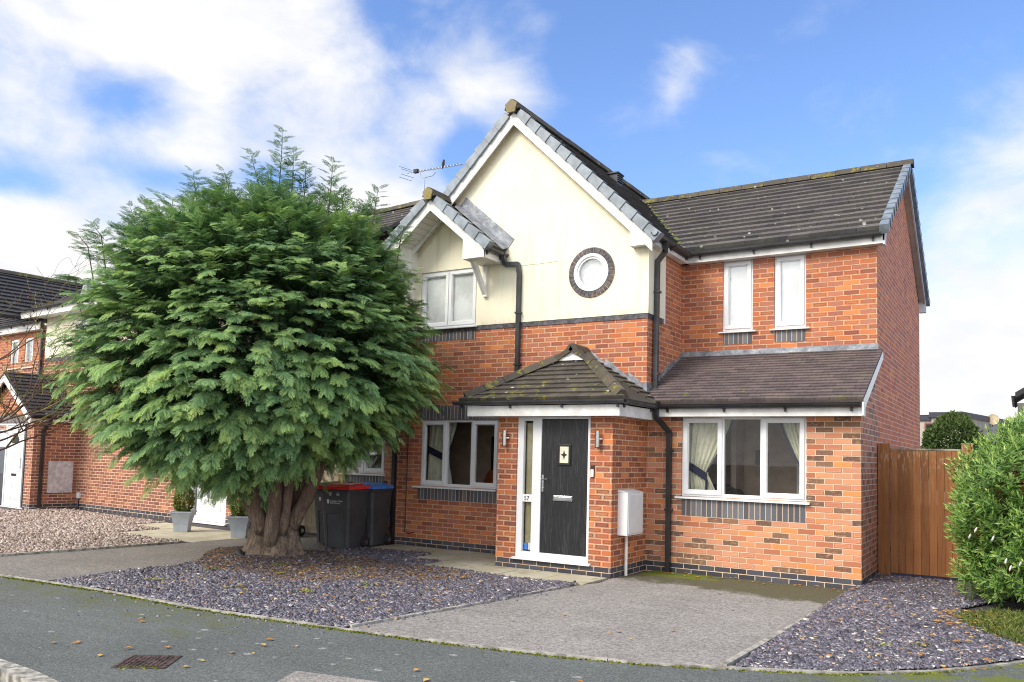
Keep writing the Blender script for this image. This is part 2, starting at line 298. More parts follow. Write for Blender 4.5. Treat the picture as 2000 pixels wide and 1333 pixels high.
def tarmac(name, a, b, spk, speckle=0.5, moss=None, patches=False, rough=0.9):
    mt, t = newmat(name); o = t.obj(); x, y, z = t.sep(o)
    n = t.m('ADD', t.m('MULTIPLY', t.noise(o, 55, 5, 0.85), 0.75), t.m('MULTIPLY', t.noise(o, 22, 3, 0.7), 0.25)); n2 = t.noise(o, 0.8, 6, 0.62); n3 = t.noise(o, 6, 6, 0.65)
    c = t.mix(t.ss(n, 0.40, 0.60), a, b)
    c = t.mix(t.m('MULTIPLY', t.ss(t.noise(o, 48, 3, 0.7), 0.60, 0.66), speckle), c, spk)
    c = t.mix(t.m('MULTIPLY', t.ss(n2, 0.40, 0.68), 0.42), c, t.mix(1.0, c, (0.60, 0.60, 0.60), 'MULTIPLY'))
    c = t.mix(t.m('MULTIPLY', t.ss(n3, 0.52, 0.75), 0.35), c, t.mix(1.0, c, (1.45, 1.45, 1.42), 'MULTIPLY'))
    if patches:
        v = t.vor(t.vscale(o, (1, 1.3, 1)), 5.2); rr = t.m('MULTIPLY', t.m('POWER', t.white(t.vor(t.vscale(o, (1, 1.3, 1)), 5.2, 'Color'))[0], 2.2), 0.24)
        sp = t.m('LESS_THAN', t.m('ADD', v, t.m('MULTIPLY', t.m('SUBTRACT', t.noise(o, 22, 3), 0.5), 0.14)), rr)
        c = t.mix(t.m('MULTIPLY', sp, t.ss(t.noise(o, 30, 3), 0.35, 0.6, 0.15, 0.7)), c, (0.42, 0.43, 0.40))
    st = t.ss(t.noise(t.vscale(o, (0.35, 1.6, 1)), 1.3, 6, 0.7, 1.5), 0.50, 0.72); c = t.mix(t.m('MULTIPLY', st, 0.28), c, t.mix(1.0, c, (1.5, 1.5, 1.5), 'MULTIPLY'))
    dk = t.ss(t.noise(o, 2.1, 5, 0.7, 0.6), 0.60, 0.72); c = t.mix(t.m('MULTIPLY', dk, 0.35), c, t.mix(1.0, c, (0.55, 0.55, 0.55), 'MULTIPLY'))
    if moss: c = moss(t, o, x, y, c)
    t.put(t.b.inputs['Base Color'], c); t.b.inputs['Roughness'].default_value = rough; t.b.inputs['Specular IOR Level'].default_value = 0.3
    bump(t, t.m('ADD', n, t.m('MULTIPLY', t.noise(o, 55, 2), 0.8)), 0.65, 0.008); return mt
def moss_drive(t, o, x, y, c):
    n = t.noise(o, 3.2, 7, 0.72); nf = t.noise(o, 40, 4, 0.7)
    edge = t.ss(y, -1.9, -0.75); right = t.ss(x, -2.2, -0.6, 0.0, 0.12)
    mk = t.ss(t.m('ADD', t.m('ADD', t.m('MULTIPLY', n, 0.6), t.m('MULTIPLY', edge, 0.42)), right), 0.56, 0.70)
    dark = t.mix(nf, (0.055, 0.05, 0.028), (0.12, 0.115, 0.05)); c = t.mix(t.m('MULTIPLY', mk, 0.9), c, dark)
    gx = t.m('MULTIPLY', t.ss(y, -0.75, -0.3), t.ss(x, -1.2, -2.3))
    g = t.ss(t.m('ADD', n, t.m('MULTIPLY', gx, 0.35)), 0.66, 0.76)
    g = t.m('MULTIPLY', g, t.ss(y, -1.6, -1.0))
    return t.mix(t.m('MULTIPLY', g, 0.9), c, t.mix(nf, (0.07, 0.10, 0.008), (0.20, 0.24, 0.02)))
def moss_pave(t, o, x, y, c):
    n = t.noise(o, 2.6, 7, 0.7); nf = t.noise(o, 50, 3, 0.7)
    # distance below the kerb edging along the beds
    e1 = t.ss(y, -7.4, -6.0, 0.0, 0.20); lf = t.ss(x, -3.6, -4.6)
    mk = t.ss(t.m('ADD', n, t.m('MULTIPLY', e1, lf)), 0.60, 0.78)
    c = t.mix(t.m('MULTIPLY', mk, 0.55), c, t.mix(nf, (0.06, 0.07, 0.02), (0.15, 0.17, 0.05)))
    rt = t.m('MULTIPLY', t.ss(x, 0.0, 1.0), t.ss(t.m('ADD', n, 0.0), 0.44, 0.56))
    return t.mix(t.m('MULTIPLY', rt, 0.85), c, t.mix(nf, (0.06, 0.085, 0.01), (0.22, 0.25, 0.03)))
MAT['drive'] = tarmac('drive_tarmac', (0.17, 0.155, 0.14), (0.40, 0.375, 0.35), (0.58, 0.55, 0.52), 0.45, moss_drive)
MAT['drivenb'] = tarmac('neighbour_drive_tarmac', (0.13, 0.118, 0.105), (0.31, 0.285, 0.265), (0.50, 0.46, 0.43), 0.4)
MAT['pave'] = tarmac('pavement_tarmac', (0.074, 0.082, 0.078), (0.172, 0.184, 0.177), (0.42, 0.45, 0.43), 0.42, moss_pave, True)
MAT['patch'] = tarmac('patch_tarmac', (0.17, 0.155, 0.14), (0.40, 0.37, 0.34), (0.5, 0.5, 0.48), 0.4)
MAT['road'] = tarmac('road_tarmac', (0.07, 0.075, 0.075), (0.16, 0.165, 0.165), (0.3, 0.3, 0.3), 0.3)
def flag_mat():
    mt, t = newmat('concrete_flags'); o = t.obj()
    c = t.ramp(t.noise(o, 1.9, 7, 0.65), [(0.3, (0.36, 0.33, 0.22)), (0.5, (0.47, 0.43, 0.31)), (0.7, (0.56, 0.52, 0.41))])
    st = t.ss(t.noise(o, 3.5, 6, 0.7), 0.52, 0.70)
    c = t.mix(t.m('MULTIPLY', st, 0.6), c, (0.16, 0.145, 0.07)); c = t.mix(t.m('MULTIPLY', t.ss(t.noise(o, 80, 3), 0.4, 0.7), 0.25), c, (0.26, 0.25, 0.2))
    t.put(t.b.inputs['Base Color'], c); t.b.inputs['Roughness'].default_value = 0.9; bump(t, t.noise(o, 60, 4), 0.3, 0.005); return mt
MAT['flag'] = flag_mat()
def ground_mat():
    mt, t = newmat('soil'); o = t.obj()
    c = t.mix(t.ss(t.noise(o, 30, 4, 0.7), 0.3, 0.7), (0.035, 0.03, 0.032), (0.085, 0.075, 0.08))
    t.put(t.b.inputs['Base Color'], c); t.b.inputs['Roughness'].default_value = 0.95; bump(t, t.noise(o, 50, 4), 0.8, 0.02); return mt
MAT['soil'] = ground_mat()
def attr_mat(name, stops, rough=0.6, attr='tint', trans=0.0, spec=0.3, interp='LINEAR', nvar=0.0):
    mt, t = newmat(name); a = t.attr(attr)[2]
    c = t.ramp(a, stops, interp)
    if nvar: c = t.mix(t.m('MULTIPLY', t.ss(t.noise(t.obj(), 1.2, 3), 0.4, 0.62), nvar), c, t.mix(1.0, c, (1.5, 1.35, 0.75), 'MULTIPLY'))
    t.put(t.b.inputs['Base Color'], c); t.b.inputs['Roughness'].default_value = rough; t.b.inputs['Specular IOR Level'].default_value = spec
    if trans:
        tl = t.node('ShaderNodeBsdfTranslucent'); t.put(tl.inputs[0], c); mx = t.node('ShaderNodeMixShader'); mx.inputs[0].default_value = trans
        t.l.new(t.b.outputs[0], mx.inputs[1]); t.l.new(tl.outputs[0], mx.inputs[2]); t.l.new(mx.outputs[0], t.out.inputs[0])
    return mt
MAT['slate'] = attr_mat('purple_slate_chippings', [(0, (0.048, 0.044, 0.056)), (0.30, (0.098, 0.090, 0.112)), (0.6, (0.160, 0.148, 0.178)), (0.88, (0.27, 0.25, 0.30)), (0.955, (0.36, 0.34, 0.40)), (0.965, (0.50, 0.22, 0.06)), (0.99, (0.66, 0.60, 0.50))], 0.42, spec=0.6)
MAT['slatelitter'] = attr_mat('chippings_with_needles', [(0, (0.05, 0.042, 0.055)), (0.3, (0.10, 0.08, 0.09)), (0.55, (0.17, 0.125, 0.085)), (0.8, (0.27, 0.17, 0.085)), (0.94, (0.42, 0.2, 0.06)), (1.0, (0.5, 0.42, 0.3))], 0.7)
MAT['pinkgravel'] = attr_mat('pink_gravel', [(0, (0.12, 0.085, 0.07)), (0.3, (0.28, 0.21, 0.175)), (0.6, (0.42, 0.335, 0.285)), (1.0, (0.68, 0.60, 0.54))], 0.8)
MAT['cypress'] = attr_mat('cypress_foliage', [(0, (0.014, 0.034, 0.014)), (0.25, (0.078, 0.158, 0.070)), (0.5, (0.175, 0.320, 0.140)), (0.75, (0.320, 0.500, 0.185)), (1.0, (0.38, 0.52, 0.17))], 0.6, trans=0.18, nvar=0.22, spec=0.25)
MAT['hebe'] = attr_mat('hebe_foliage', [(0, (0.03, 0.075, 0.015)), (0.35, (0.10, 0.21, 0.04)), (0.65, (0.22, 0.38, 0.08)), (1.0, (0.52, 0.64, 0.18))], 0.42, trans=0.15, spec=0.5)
MAT['bushleaf'] = attr_mat('bush_foliage', [(0, (0.018, 0.04, 0.012)), (0.5, (0.05, 0.10, 0.028)), (1.0, (0.14, 0.19, 0.05))], 0.6, trans=0.1)
MAT['goldleaf'] = attr_mat('golden_conifer_foliage', [(0, (0.05, 0.09, 0.015)), (0.5, (0.16, 0.21, 0.04)), (1.0, (0.34, 0.34, 0.07))], 0.6, trans=0.1)
MAT['grassblade'] = attr_mat('grass', [(0, (0.05, 0.09, 0.015)), (0.6, (0.14, 0.19, 0.035)), (1.0, (0.30, 0.28, 0.10))], 0.7, trans=0.15)
MAT['leaf'] = attr_mat('fallen_leaf', [(0, (0.45, 0.20, 0.05)), (0.5, (0.60, 0.30, 0.09)), (1.0, (0.68, 0.50, 0.14))], 0.6, trans=0.1)
def bark_mat():
    mt, t = newmat('cypress_bark'); o = t.obj(); x, y, z = t.sep(o)
    n = t.m('ADD', t.m('MULTIPLY', t.noise(t.vscale(o, (9, 9, 1.3)), 1.4, 8, 0.72, 1.0), 0.6), t.m('MULTIPLY', t.noise(t.vscale(o, (34, 34, 3.2)), 1.6, 6, 0.75, 1.4), 0.4))
    c = t.ramp(n, [(0.34, (0.035, 0.024, 0.018)), (0.45, (0.15, 0.105, 0.075)), (0.55, (0.32, 0.235, 0.17)), (0.66, (0.54, 0.43, 0.33))])
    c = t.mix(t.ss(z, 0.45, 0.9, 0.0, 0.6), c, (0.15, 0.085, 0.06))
    t.put(t.b.inputs['Base Color'], c); t.b.inputs['Roughness'].default_value = 0.9; bump(t, n, 1.0, 0.05); return mt
MAT['bark'] = bark_mat()
MAT['twig'] = attr_mat('lichened_twig', [(0, (0.10, 0.065, 0.045)), (0.55, (0.15, 0.10, 0.06)), (0.7, (0.30, 0.28, 0.05)), (1.0, (0.42, 0.38, 0.06))], 0.85)
MAT['berry'] = plain('red_berry', (0.35, 0.04, 0.05), 0.4)
MAT['flower'] = plain('white_flower', (0.8, 0.78, 0.74), 0.7)
MAT['bin'] = plain('charcoal_bin_plastic', (0.060, 0.063, 0.070), 0.45, var=0.12, scale=3, bmp=0.1, bscale=200)
MAT['rubber'] = plain('black_rubber', (0.02, 0.02, 0.022), 0.6)
MAT['redlid'] = plain('red_plastic', (0.90, 0.035, 0.03), 0.35, var=0.06)
MAT['bluelid'] = plain('blue_plastic', (0.08, 0.26, 0.80), 0.35, var=0.06)
MAT['decal'] = plain('white_print', (0.8, 0.8, 0.8), 0.5)
MAT['ink'] = plain('black_print', (0.01, 0.01, 0.01), 0.5)
MAT['planter'] = plain('grey_planter', (0.38, 0.42, 0.48), 0.4, var=0.06)
MAT['meter'] = plain('white_meter_box', (0.78, 0.78, 0.775), 0.42, var=0.03)
MAT['metergrey'] = plain('grey_meter_box', (0.60, 0.58, 0.59), 0.6, var=0.12, scale=10)
MAT['rust'] = plain('rusty_iron', (0.095, 0.06, 0.055), 0.7, var=0.4, scale=18, bmp=0.5)
MAT['kerbstone'] = plain('kerb_concrete', (0.40, 0.38, 0.33), 0.9, var=0.3, scale=12, bmp=0.4)
MAT['bk'] = plain('pale_building_wall', (0.52, 0.47, 0.40), 0.9, var=0.08)
MAT['bkdark'] = plain('dark_fascia', (0.045, 0.045, 0.07), 0.5)
MAT['dish'] = plain('beige_dish', (0.62, 0.50, 0.33), 0.5, var=0.1)
MAT['redframe'] = plain('red_brown_frame', (0.30, 0.10, 0.06), 0.6)
MAT['bird'] = plain('dark_feathers', (0.05, 0.04, 0.04), 0.7, var=0.3)
MAT['picture'] = plain('dark_picture', (0.02, 0.02, 0.025), 0.4)
MAT['guitar'] = plain('red_brown_wood', (0.32, 0.07, 0.03), 0.35)
MAT['leather'] = plain('dark_leather', (0.05, 0.05, 0.045), 0.5)
MAT['tan'] = plain('tan_blind', (0.36, 0.31, 0.17), 0.8)

# ------------------------------------------------------------------ mesh helper
WF = {}     # things whose parts are modelled in world coordinates: name -> Empty location
class MB:
    def __init__(s): s.v = []; s.f = []; s.a = {}
    def poly(s, pts):
        i = len(s.v); s.v += [tuple(p) for p in pts]; s.f.append(list(range(i, i+len(pts))))
    def box(s, x0, x1, y0, y1, z0, z1):
        i = len(s.v)
        s.v += [(x0,y0,z0),(x1,y0,z0),(x1,y1,z0),(x0,y1,z0),(x0,y0,z1),(x1,y0,z1),(x1,y1,z1),(x0,y1,z1)]
        s.f += [[i+a for a in q] for q in ((3,2,1,0),(4,5,6,7),(0,1,5,4),(1,2,6,5),(2,3,7,6),(3,0,4,7))]
        return s
    def hexa(s, p):      # 8 points: bottom ring then top ring
        i = len(s.v); s.v += [tuple(q) for q in p]
        s.f += [[i+a for a in q] for q in ((3,2,1,0),(4,5,6,7),(0,1,5,4),(1,2,6,5),(2,3,7,6),(3,0,4,7))]
        return s
    def prism(s, pts, vec):      # polygon extruded by vec
        n = len(pts); i = len(s.v); vec = Vector(vec)
        s.v += [tuple(p) for p in pts] + [tuple(Vector(p)+vec) for p in pts]
        s.f.append([i+k for k in reversed(range(n))]); s.f.append([i+n+k for k in range(n)])
        for k in range(n): s.f.append([i+k, i+(k+1) % n, i+n+(k+1) % n, i+n+k])
        return s
    def tube(s, path, rad, n=8, caps=True):
        path = [Vector(p) for p in path]; k = len(path); i0 = len(s.v)
        if not hasattr(rad, '__len__'): rad = [rad]*k
        ref = Vector((0.0, 0.0, 1.0)); pn = None
        for j, p in enumerate(path):
            t = (path[min(j+1, k-1)]-path[max(j-1, 0)]).normalized()
            if pn is None:
                if abs(t.dot(ref)) > 0.95: ref = Vector((1.0, 0, 0))
                a = t.cross(ref).normalized()
            else:
                a = (pn - t*pn.dot(t)).normalized()
            pn = a; b = t.cross(a)
            for q in range(n):
                th = 2*math.pi*q/n; s.v.append(tuple(p + (a*math.cos(th)+b*math.sin(th))*rad[j]))
        for j in range(k-1):
            for q in range(n):
                s.f.append([i0+j*n+q, i0+j*n+(q+1) % n, i0+(j+1)*n+(q+1) % n, i0+(j+1)*n+q])
        if caps:
            s.f.append([i0+q for q in reversed(range(n))]); s.f.append([i0+(k-1)*n+q for q in range(n)])
        return s
    def rot(s, ang, c=(0, 0), start=0):
        ca, sa = math.cos(ang), math.sin(ang)
        for i in range(start, len(s.v)):
            x, y, z = s.v[i]; x -= c[0]; y -= c[1]; s.v[i] = (c[0]+x*ca-y*sa, c[1]+x*sa+y*ca, z)
        return s
    def build(s, name, mat, parent=None, smooth=False, bevel=0.0, **props):
        me = bpy.data.meshes.new(name); me.from_pydata(s.v, [], s.f); me.update()
        for k, vals in s.a.items():
            at = me.attributes.new(k, 'FLOAT', 'FACE'); at.data.foreach_set('value', vals)
        o = bpy.data.objects.new(name, me); COL.objects.link(o)
        me.materials.append(MAT[mat] if isinstance(mat, str) else mat)
        if smooth: me.polygons.foreach_set('use_smooth', [True]*len(me.polygons))
        if bevel:
            b = o.modifiers.new('bevel', 'BEVEL'); b.width = bevel; b.segments = 2; b.limit_method = 'ANGLE'
        if parent is not None:
            o.parent = parent
            if parent.name in WF: o.location = -WF[parent.name]
        for k, v in props.items(): o[k] = v
        return o
def mass(name, verts, faces, mat, attrs=None, parent=None, domain='FACE', smooth=False, **props):
    """fast mesh from numpy: verts (N,3), faces (M,k)"""
    me = bpy.data.meshes.new(name); n = len(verts); mm, k = faces.shape
    me.vertices.add(n); me.vertices.foreach_set('co', np.ascontiguousarray(verts, dtype=np.float32).ravel())
    me.loops.add(mm*k); me.loops.foreach_set('vertex_index', np.ascontiguousarray(faces, dtype=np.int32).ravel())
    me.polygons.add(mm); me.polygons.foreach_set('loop_start', np.arange(0, mm*k, k, dtype=np.int32))
    me.update(calc_edges=True); me.validate()
    for a, vals in (attrs or {}).items():
        at = me.attributes.new(a, 'FLOAT', domain); at.data.foreach_set('value', np.ascontiguousarray(vals, dtype=np.float32))
    if smooth: me.polygons.foreach_set('use_smooth', [True]*mm)
    o = bpy.data.objects.new(name, me); COL.objects.link(o); me.materials.append(MAT[mat])
    if parent is not None:
        o.parent = parent
        if parent.name in WF: o.location = -WF[parent.name]
    for q, v in props.items(): o[q] = v
    return o
def thing(name, label, cat, loc=(0, 0, 0), rz=0.0, group=None, worldframe=False):
    o = bpy.data.objects.new(name, None); COL.objects.link(o); o.location = loc; o.rotation_euler = (0, 0, rz)
    o.empty_display_size = 0.2
    o['label'] = label; o['category'] = cat
    if group: o['group'] = group
    if worldframe: WF[o.name] = Vector(loc)
    return o
def copy_thing(root, loc, rz, label, name=None):
    r = root.copy(); COL.objects.link(r); r.location = loc; r.rotation_euler = (0, 0, rz); r['label'] = label
    for ch in list(root.children):
        c = ch.copy(); COL.objects.link(c); c.parent = r
        for g in list(ch.children):
            d = g.copy(); COL.objects.link(d); d.parent = c
    return r
def text_mesh(name, body, size, mat, parent, loc, rot, extrude=0.001, align='CENTER', spacing=1.0):
    cu = bpy.data.curves.new(name, 'FONT'); cu.body = body; cu.size = size; cu.extrude = extrude; cu.align_x = align; cu.space_line = spacing
    to = bpy.data.objects.new(name, cu); COL.objects.link(to)
    dg = bpy.context.evaluated_depsgraph_get(); me = bpy.data.meshes.new_from_object(to.evaluated_get(dg)); bpy.data.objects.remove(to)
    M = Matrix.Translation(Vector(loc)) @ rot.to_4x4(); me.transform(M)
    o = bpy.data.objects.new(name, me); COL.objects.link(o); me.materials.clear(); me.materials.append(MAT[mat])
    if parent is not None:
        o.parent = parent
        if parent.name in WF: o.location = -WF[parent.name]
    return o
FRONT = Matrix(((1, 0, 0), (0, 0, -1), (0, 1, 0)))      # text facing -Y

# walls: cells with holes.  mp(u, z, d): d = depth behind the face
def wall(mb, u0, u1, z0, z1, holes, mp, depth=0.11):
    us = sorted({u0, u1, *[h[0] for h in holes], *[h[1] for h in holes]}); zs = sorted({z0, z1, *[h[2] for h in holes], *[h[3] for h in holes]})
    for i in range(len(us)-1):
        for j in range(len(zs)-1):
            cu, cz = (us[i]+us[i+1])/2, (zs[j]+zs[j+1])/2
            if any(h[0] < cu < h[1] and h[2] < cz < h[3] for h in holes): continue
            mb.poly([mp(us[i], zs[j], 0), mp(us[i+1], zs[j], 0), mp(us[i+1], zs[j+1], 0), mp(us[i], zs[j+1], 0)])
    for a, b, c, d in holes:
        mb.poly([mp(a, c, 0), mp(a, d, 0), mp(a, d, depth), mp(a, c, depth)]); mb.poly([mp(b, d, 0), mp(b, c, 0), mp(b, c, depth), mp(b, d, depth)])
        mb.poly([mp(a, d, 0), mp(b, d, 0), mp(b, d, depth), mp(a, d, depth)]); mb.poly([mp(b, c, 0), mp(a, c, 0), mp(a, c, depth), mp(b, c, depth)])
def fy(Y): return lambda u, z, d: (u, Y+d, z)      # faces -Y
def fx(X): return lambda u, z, d: (X-d, u, z)      # faces +X

# roof slopes made of overlapping tiles
def clip_poly(poly, clip):
    out = poly
    n = len(clip)
    for i in range(n):
        a, b = clip[i], clip[(i+1) % n]; inp = out; out = []
        if not inp: return []
        def side(p): return (b[0]-a[0])*(p[1]-a[1])-(b[1]-a[1])*(p[0]-a[0])
        for j in range(len(inp)):
            p, q = inp[j], inp[(j+1) % len(inp)]; sp, sq = side(p), side(q)
            if sp >= 0: out.append(p)
            if (sp >= 0) != (sq >= 0):
                t = sp/(sp-sq); out.append((p[0]+(q[0]-p[0])*t, p[1]+(q[1]-p[1])*t))
    return out
def roof_slope(name, mat, parent, O, S, T, clip, gauge, tw, th, rs=1, edge_moss=0.0):
    """O eave origin, S unit along eave, T unit up the slope, clip = CCW polygon in (s, t)"""
    O, S, T = Vector(O), Vector(S).normalized(), Vector(T).normalized(); N = S.cross(T).normalized()
    if N.z < 0: N = -N
    rg = random.Random(rs); mb = MB(); tint = []; edge = []
    smin, smax = min(p[0] for p in clip), max(p[0] for p in clip); tmin, tmax = min(p[1] for p in clip), max(p[1] for p in clip)
    r = 0; t0 = tmin
    while t0 < tmax-0.02:
        off = (r % 2)*tw/2; s0 = smin-off-tw
        while s0 < smax:
            jit = rg.uniform(0, 0.004); tb = t0+rg.uniform(-0.004, 0.004)
            cell = [(s0+0.0015, tb), (s0+tw-0.0015, tb), (s0+tw-0.0015, t0+gauge*1.15), (s0+0.0015, t0+gauge*1.15)]
            pg = clip_poly(cell, clip)
            if len(pg) >= 3:
                def H(t): return th*(1-(t-tb)/(gauge*1.15))+jit
                top = [O+S*p[0]+T*p[1]+N*H(p[1]) for p in pg]; bot = [O+S*p[0]+T*p[1]-N*0.012 for p in pg]
                k = len(pg); i = len(mb.v); mb.v += [tuple(q) for q in top+bot]
                f = [i+q for q in range(k)]
                mb.f.append(f); n0 = 1
                for q in range(k): mb.f.append([i+q, i+k+q, i+k+(q+1) % k, i+(q+1) % k]); n0 += 1
                v = rg.random(); tint += [v]*n0; edge += [edge_moss*max(0, 1-(t0-tmin)/1.0)]*n0
            s0 += tw
        r += 1; t0 += gauge
    # deck under the tiles
    i = len(mb.v); k = len(clip)
    mb.v += [tuple(O+S*p[0]+T*p[1]-N*0.014) for p in clip]+[tuple(O+S*p[0]+T*p[1]-N*0.05) for p in clip]
    mb.f.append([i+q for q in range(k)]); mb.f.append([i+k+q for q in reversed(range(k))])
    for q in range(k): mb.f.append([i+q, i+k+q, i+k+(q+1) % k, i+(q+1) % k])
    tint += [0.1]*(k+2); edge += [0]*(k+2)
    mb.a['tint'] = tint; mb.a['edge'] = edge
    return mb.build(name, mat, parent)
def ridge_run(mb, A, B, half=0.125, drop=0.085, seg=0.45, rs=3, halfdrop=None):
    """angular ridge tiles from A to B"""
    A, B = Vector(A), Vector(B); d = B-A; L = d.length; d.normalize(); side = Vector((d.y, -d.x, 0)).normalized(); up = side.cross(d)
    if up.z < 0: up = -up
    rg = random.Random(rs); n = max(1, round(L/seg)); tint = mb.a.setdefault('tint', []); edge = mb.a.setdefault('edge', [])
    for k in range(n):
        a = A+d*(L*k/n+0.004); b = A+d*(L*(k+1)/n-0.004); j = up*rg.uniform(-0.004, 0.006)
        prof = [side*-half-up*drop, side*-half*0.6+up*0.0, side*-0.03+up*0.035, side*0.03+up*0.035, side*half*0.6+up*0.0, side*half-up*drop, side*half*0.8-up*(drop+.01), side*-half*0.8-up*(drop+.01)]
        pts = [a+j+p for p in prof]; f0 = len(mb.f); mb.prism(pts, b-a)
        v = rg.random(); tint += [v]*(len(mb.f)-f0); edge += [1.0]*(len(mb.f)-f0)
def gutter(mb, A, B, out, r=0.055):
    """half-round gutter with brackets; out = outward horizontal unit vector"""
    A, B, out = Vector(A), Vector(B), Vector(out); up = Vector((0, 0, 1)); c = r
    prof = [out*(c+r*math.cos(t))-up*(r*math.sin(t)) for t in [math.pi*k/8 for k in range(9)]]
    prof += [out*(c+(r-.006)*math.cos(t))-up*((r-.006)*math.sin(t)) for t in [math.pi*(8-k)/8 for k in range(9)]]
    mb.prism([A+p for p in prof], B-A)
    L = (B-A).length; n = max(2, int(L/0.75)+1); d = (B-A).normalized()
    for k in range(n):
        q = A+d*(0.12+(L-0.24)*k/max(1, n-1)); w_ = 0.014
        pr = [out*(c+(r+.007)*math.cos(t))-up*((r+.007)*math.sin(t)) for t in [math.pi*i/8 for i in range(9)]]+[out*0.0+up*0.0, out*0.0-up*0.09, out*0.02-up*0.09]
        pr = pr[:9]
        mb.prism([q-d*w_+p for p in pr], d*2*w_)
        mb.hexa([q-d*w_-up*.10, q+d*w_-up*.10, q+d*w_-up*.10+out*.03, q-d*w_-up*.10+out*.03, q-d*w_, q+d*w_, q+d*w_+out*.03, q-d*w_+out*.03])
def downpipe(mb, pts, wd=0.065):
    """square section pipe along points (world)"""
    pts = [Vector(p) for p in pts]
    mb.tube(pts, wd/2*1.35, 4, True)
def window(parent, x0, x1, z0, z1, Y, panes, glass='glass', sill=True, mat='white', sillext=(0.06, 0.06), fr=0.045, name='window', drop=0.0):
    """panes: list of (fraction, opener)"""
    mb = MB(); dY0, dY1 = Y+0.030, Y+0.095
    mb.box(x0, x1, dY0, dY1, z1-fr, z1); mb.box(x0, x1, dY0, dY1, z0, z0+fr+0.005)
    tot = sum(p[0] for p in panes); xs = [x0]; a = x0
    for fr_, _ in panes: a += (x1-x0)*fr_/tot; xs.append(a)
    for k, x in enumerate(xs):
        if k == 0: mb.box(x, x+fr, dY0, dY1, z0+fr+0.005, z1-fr)
        elif k == len(xs)-1: mb.box(x-fr, x, dY0, dY1, z0+fr+0.005, z1-fr)
        else: mb.box(x-fr*0.55, x+fr*0.55, dY0, dY1, z0+fr+0.005, z1-fr)
    wo = mb.build(name, mat, parent, bevel=0.004)
    for k, (_, op) in enumerate(panes):
        a = xs[k]+(fr if k == 0 else fr*0.55); b = xs[k+1]-(fr if k == len(panes)-1 else fr*0.55); c, d = z0+fr+0.005, z1-fr
        if op:
            s = 0.055; m = MB(); q0, q1 = Y+0.012, Y+0.029; e = 0.018
            A, B, Cc, Dd = a-e, b+e, c-e, d+e
            m.box(A, B, q0, q1, Dd-s, Dd); m.box(A, B, q0, q1, Cc, Cc+s); m.box(A, A+s, q0, q1, Cc+s, Dd-s); m.box(B-s, B, q0, q1, Cc+s, Dd-s)
            # return of the sash to the glass
            i = 0.012
            m.box(A+s, A+s+i, q0+.012, q1+.04, Cc+s, Dd-s); m.box(B-s-i, B-s, q0+.012, q1+.04, Cc+s, Dd-s); m.box(A+s+i, B-s-i, q0+.012, q1+.04, Cc+s, Cc+s+i); m.box(A+s+i, B-s-i, q0+.012, q1+.04, Dd-s-i, Dd-s)
            m.build('sash', mat, wo, bevel=0.003)
            ga, gb, gc, gd = A+s, B-s, Cc+s, Dd-s; gy = Y+0.045
        else:
            ga, gb, gc, gd = a-.003, b+.003, c-.003, d+.003; gy = Y+0.06
        m = MB(); m.box(ga, gb, gy, gy+0.006, gc, gd); m.build('pane', glass, wo)
    if sill:
        m = MB(); sx0, sx1 = x0-sillext[0], x1+sillext[1]
        m.prism([(sx0, Y-0.055, z0-0.035), (sx0, Y-0.055, z0-0.012), (sx0, Y+0.03, z0-0.001), (sx0, Y+0.03, z0-0.035)], (sx1-sx0, 0, 0))
        m.build('sill', mat, wo, bevel=0.003)
    return wo
def soldiers(parent, x0, x1, z0, z1, Y):
    return MB().box(x0, x1, Y-0.004, Y+0.03, z0, z1).build('soldier_course', 'soldier', parent)

# ================================================================== GROUND
mb = MB(); mb.poly([(-400, -400, -0.16), (400, -400, -0.16), (400, 400, -0.16), (-400, 400, -0.16)]); mb.build('ground', 'road', kind='structure')
EDGE = [(-40, -4.9), (-12, -6.15), (-9.3, -6.10), (-8.1, -5.98), (-6.97, -5.90), (-5.46, -5.92), (-4.52, -5.84), (-3.57, -5.73), (-2.31, -5.56), (-1.42, -5.38), (-0.82, -5.20), (-0.27, -4.95), (0.49, -4.58), (1.10, -4.06), (1.48, -3.60), (1.78, -3.13), (2.3, -2.1), (2.9, -0.6), (3.6, 2)]
KERB = [(-40, -7.4), (-9, -7.98), (-6.5, -8.03), (-4.75, -8.06), (-4.30, -8.075), (-3.85, -8.13), (-3.4, -8.27), (-2.9, -8.5), (-2.3, -8.85), (-1.2, -9.4), (2, -10.2), (6, -9.0), (9, -5), (12, 3)]
mb = MB()
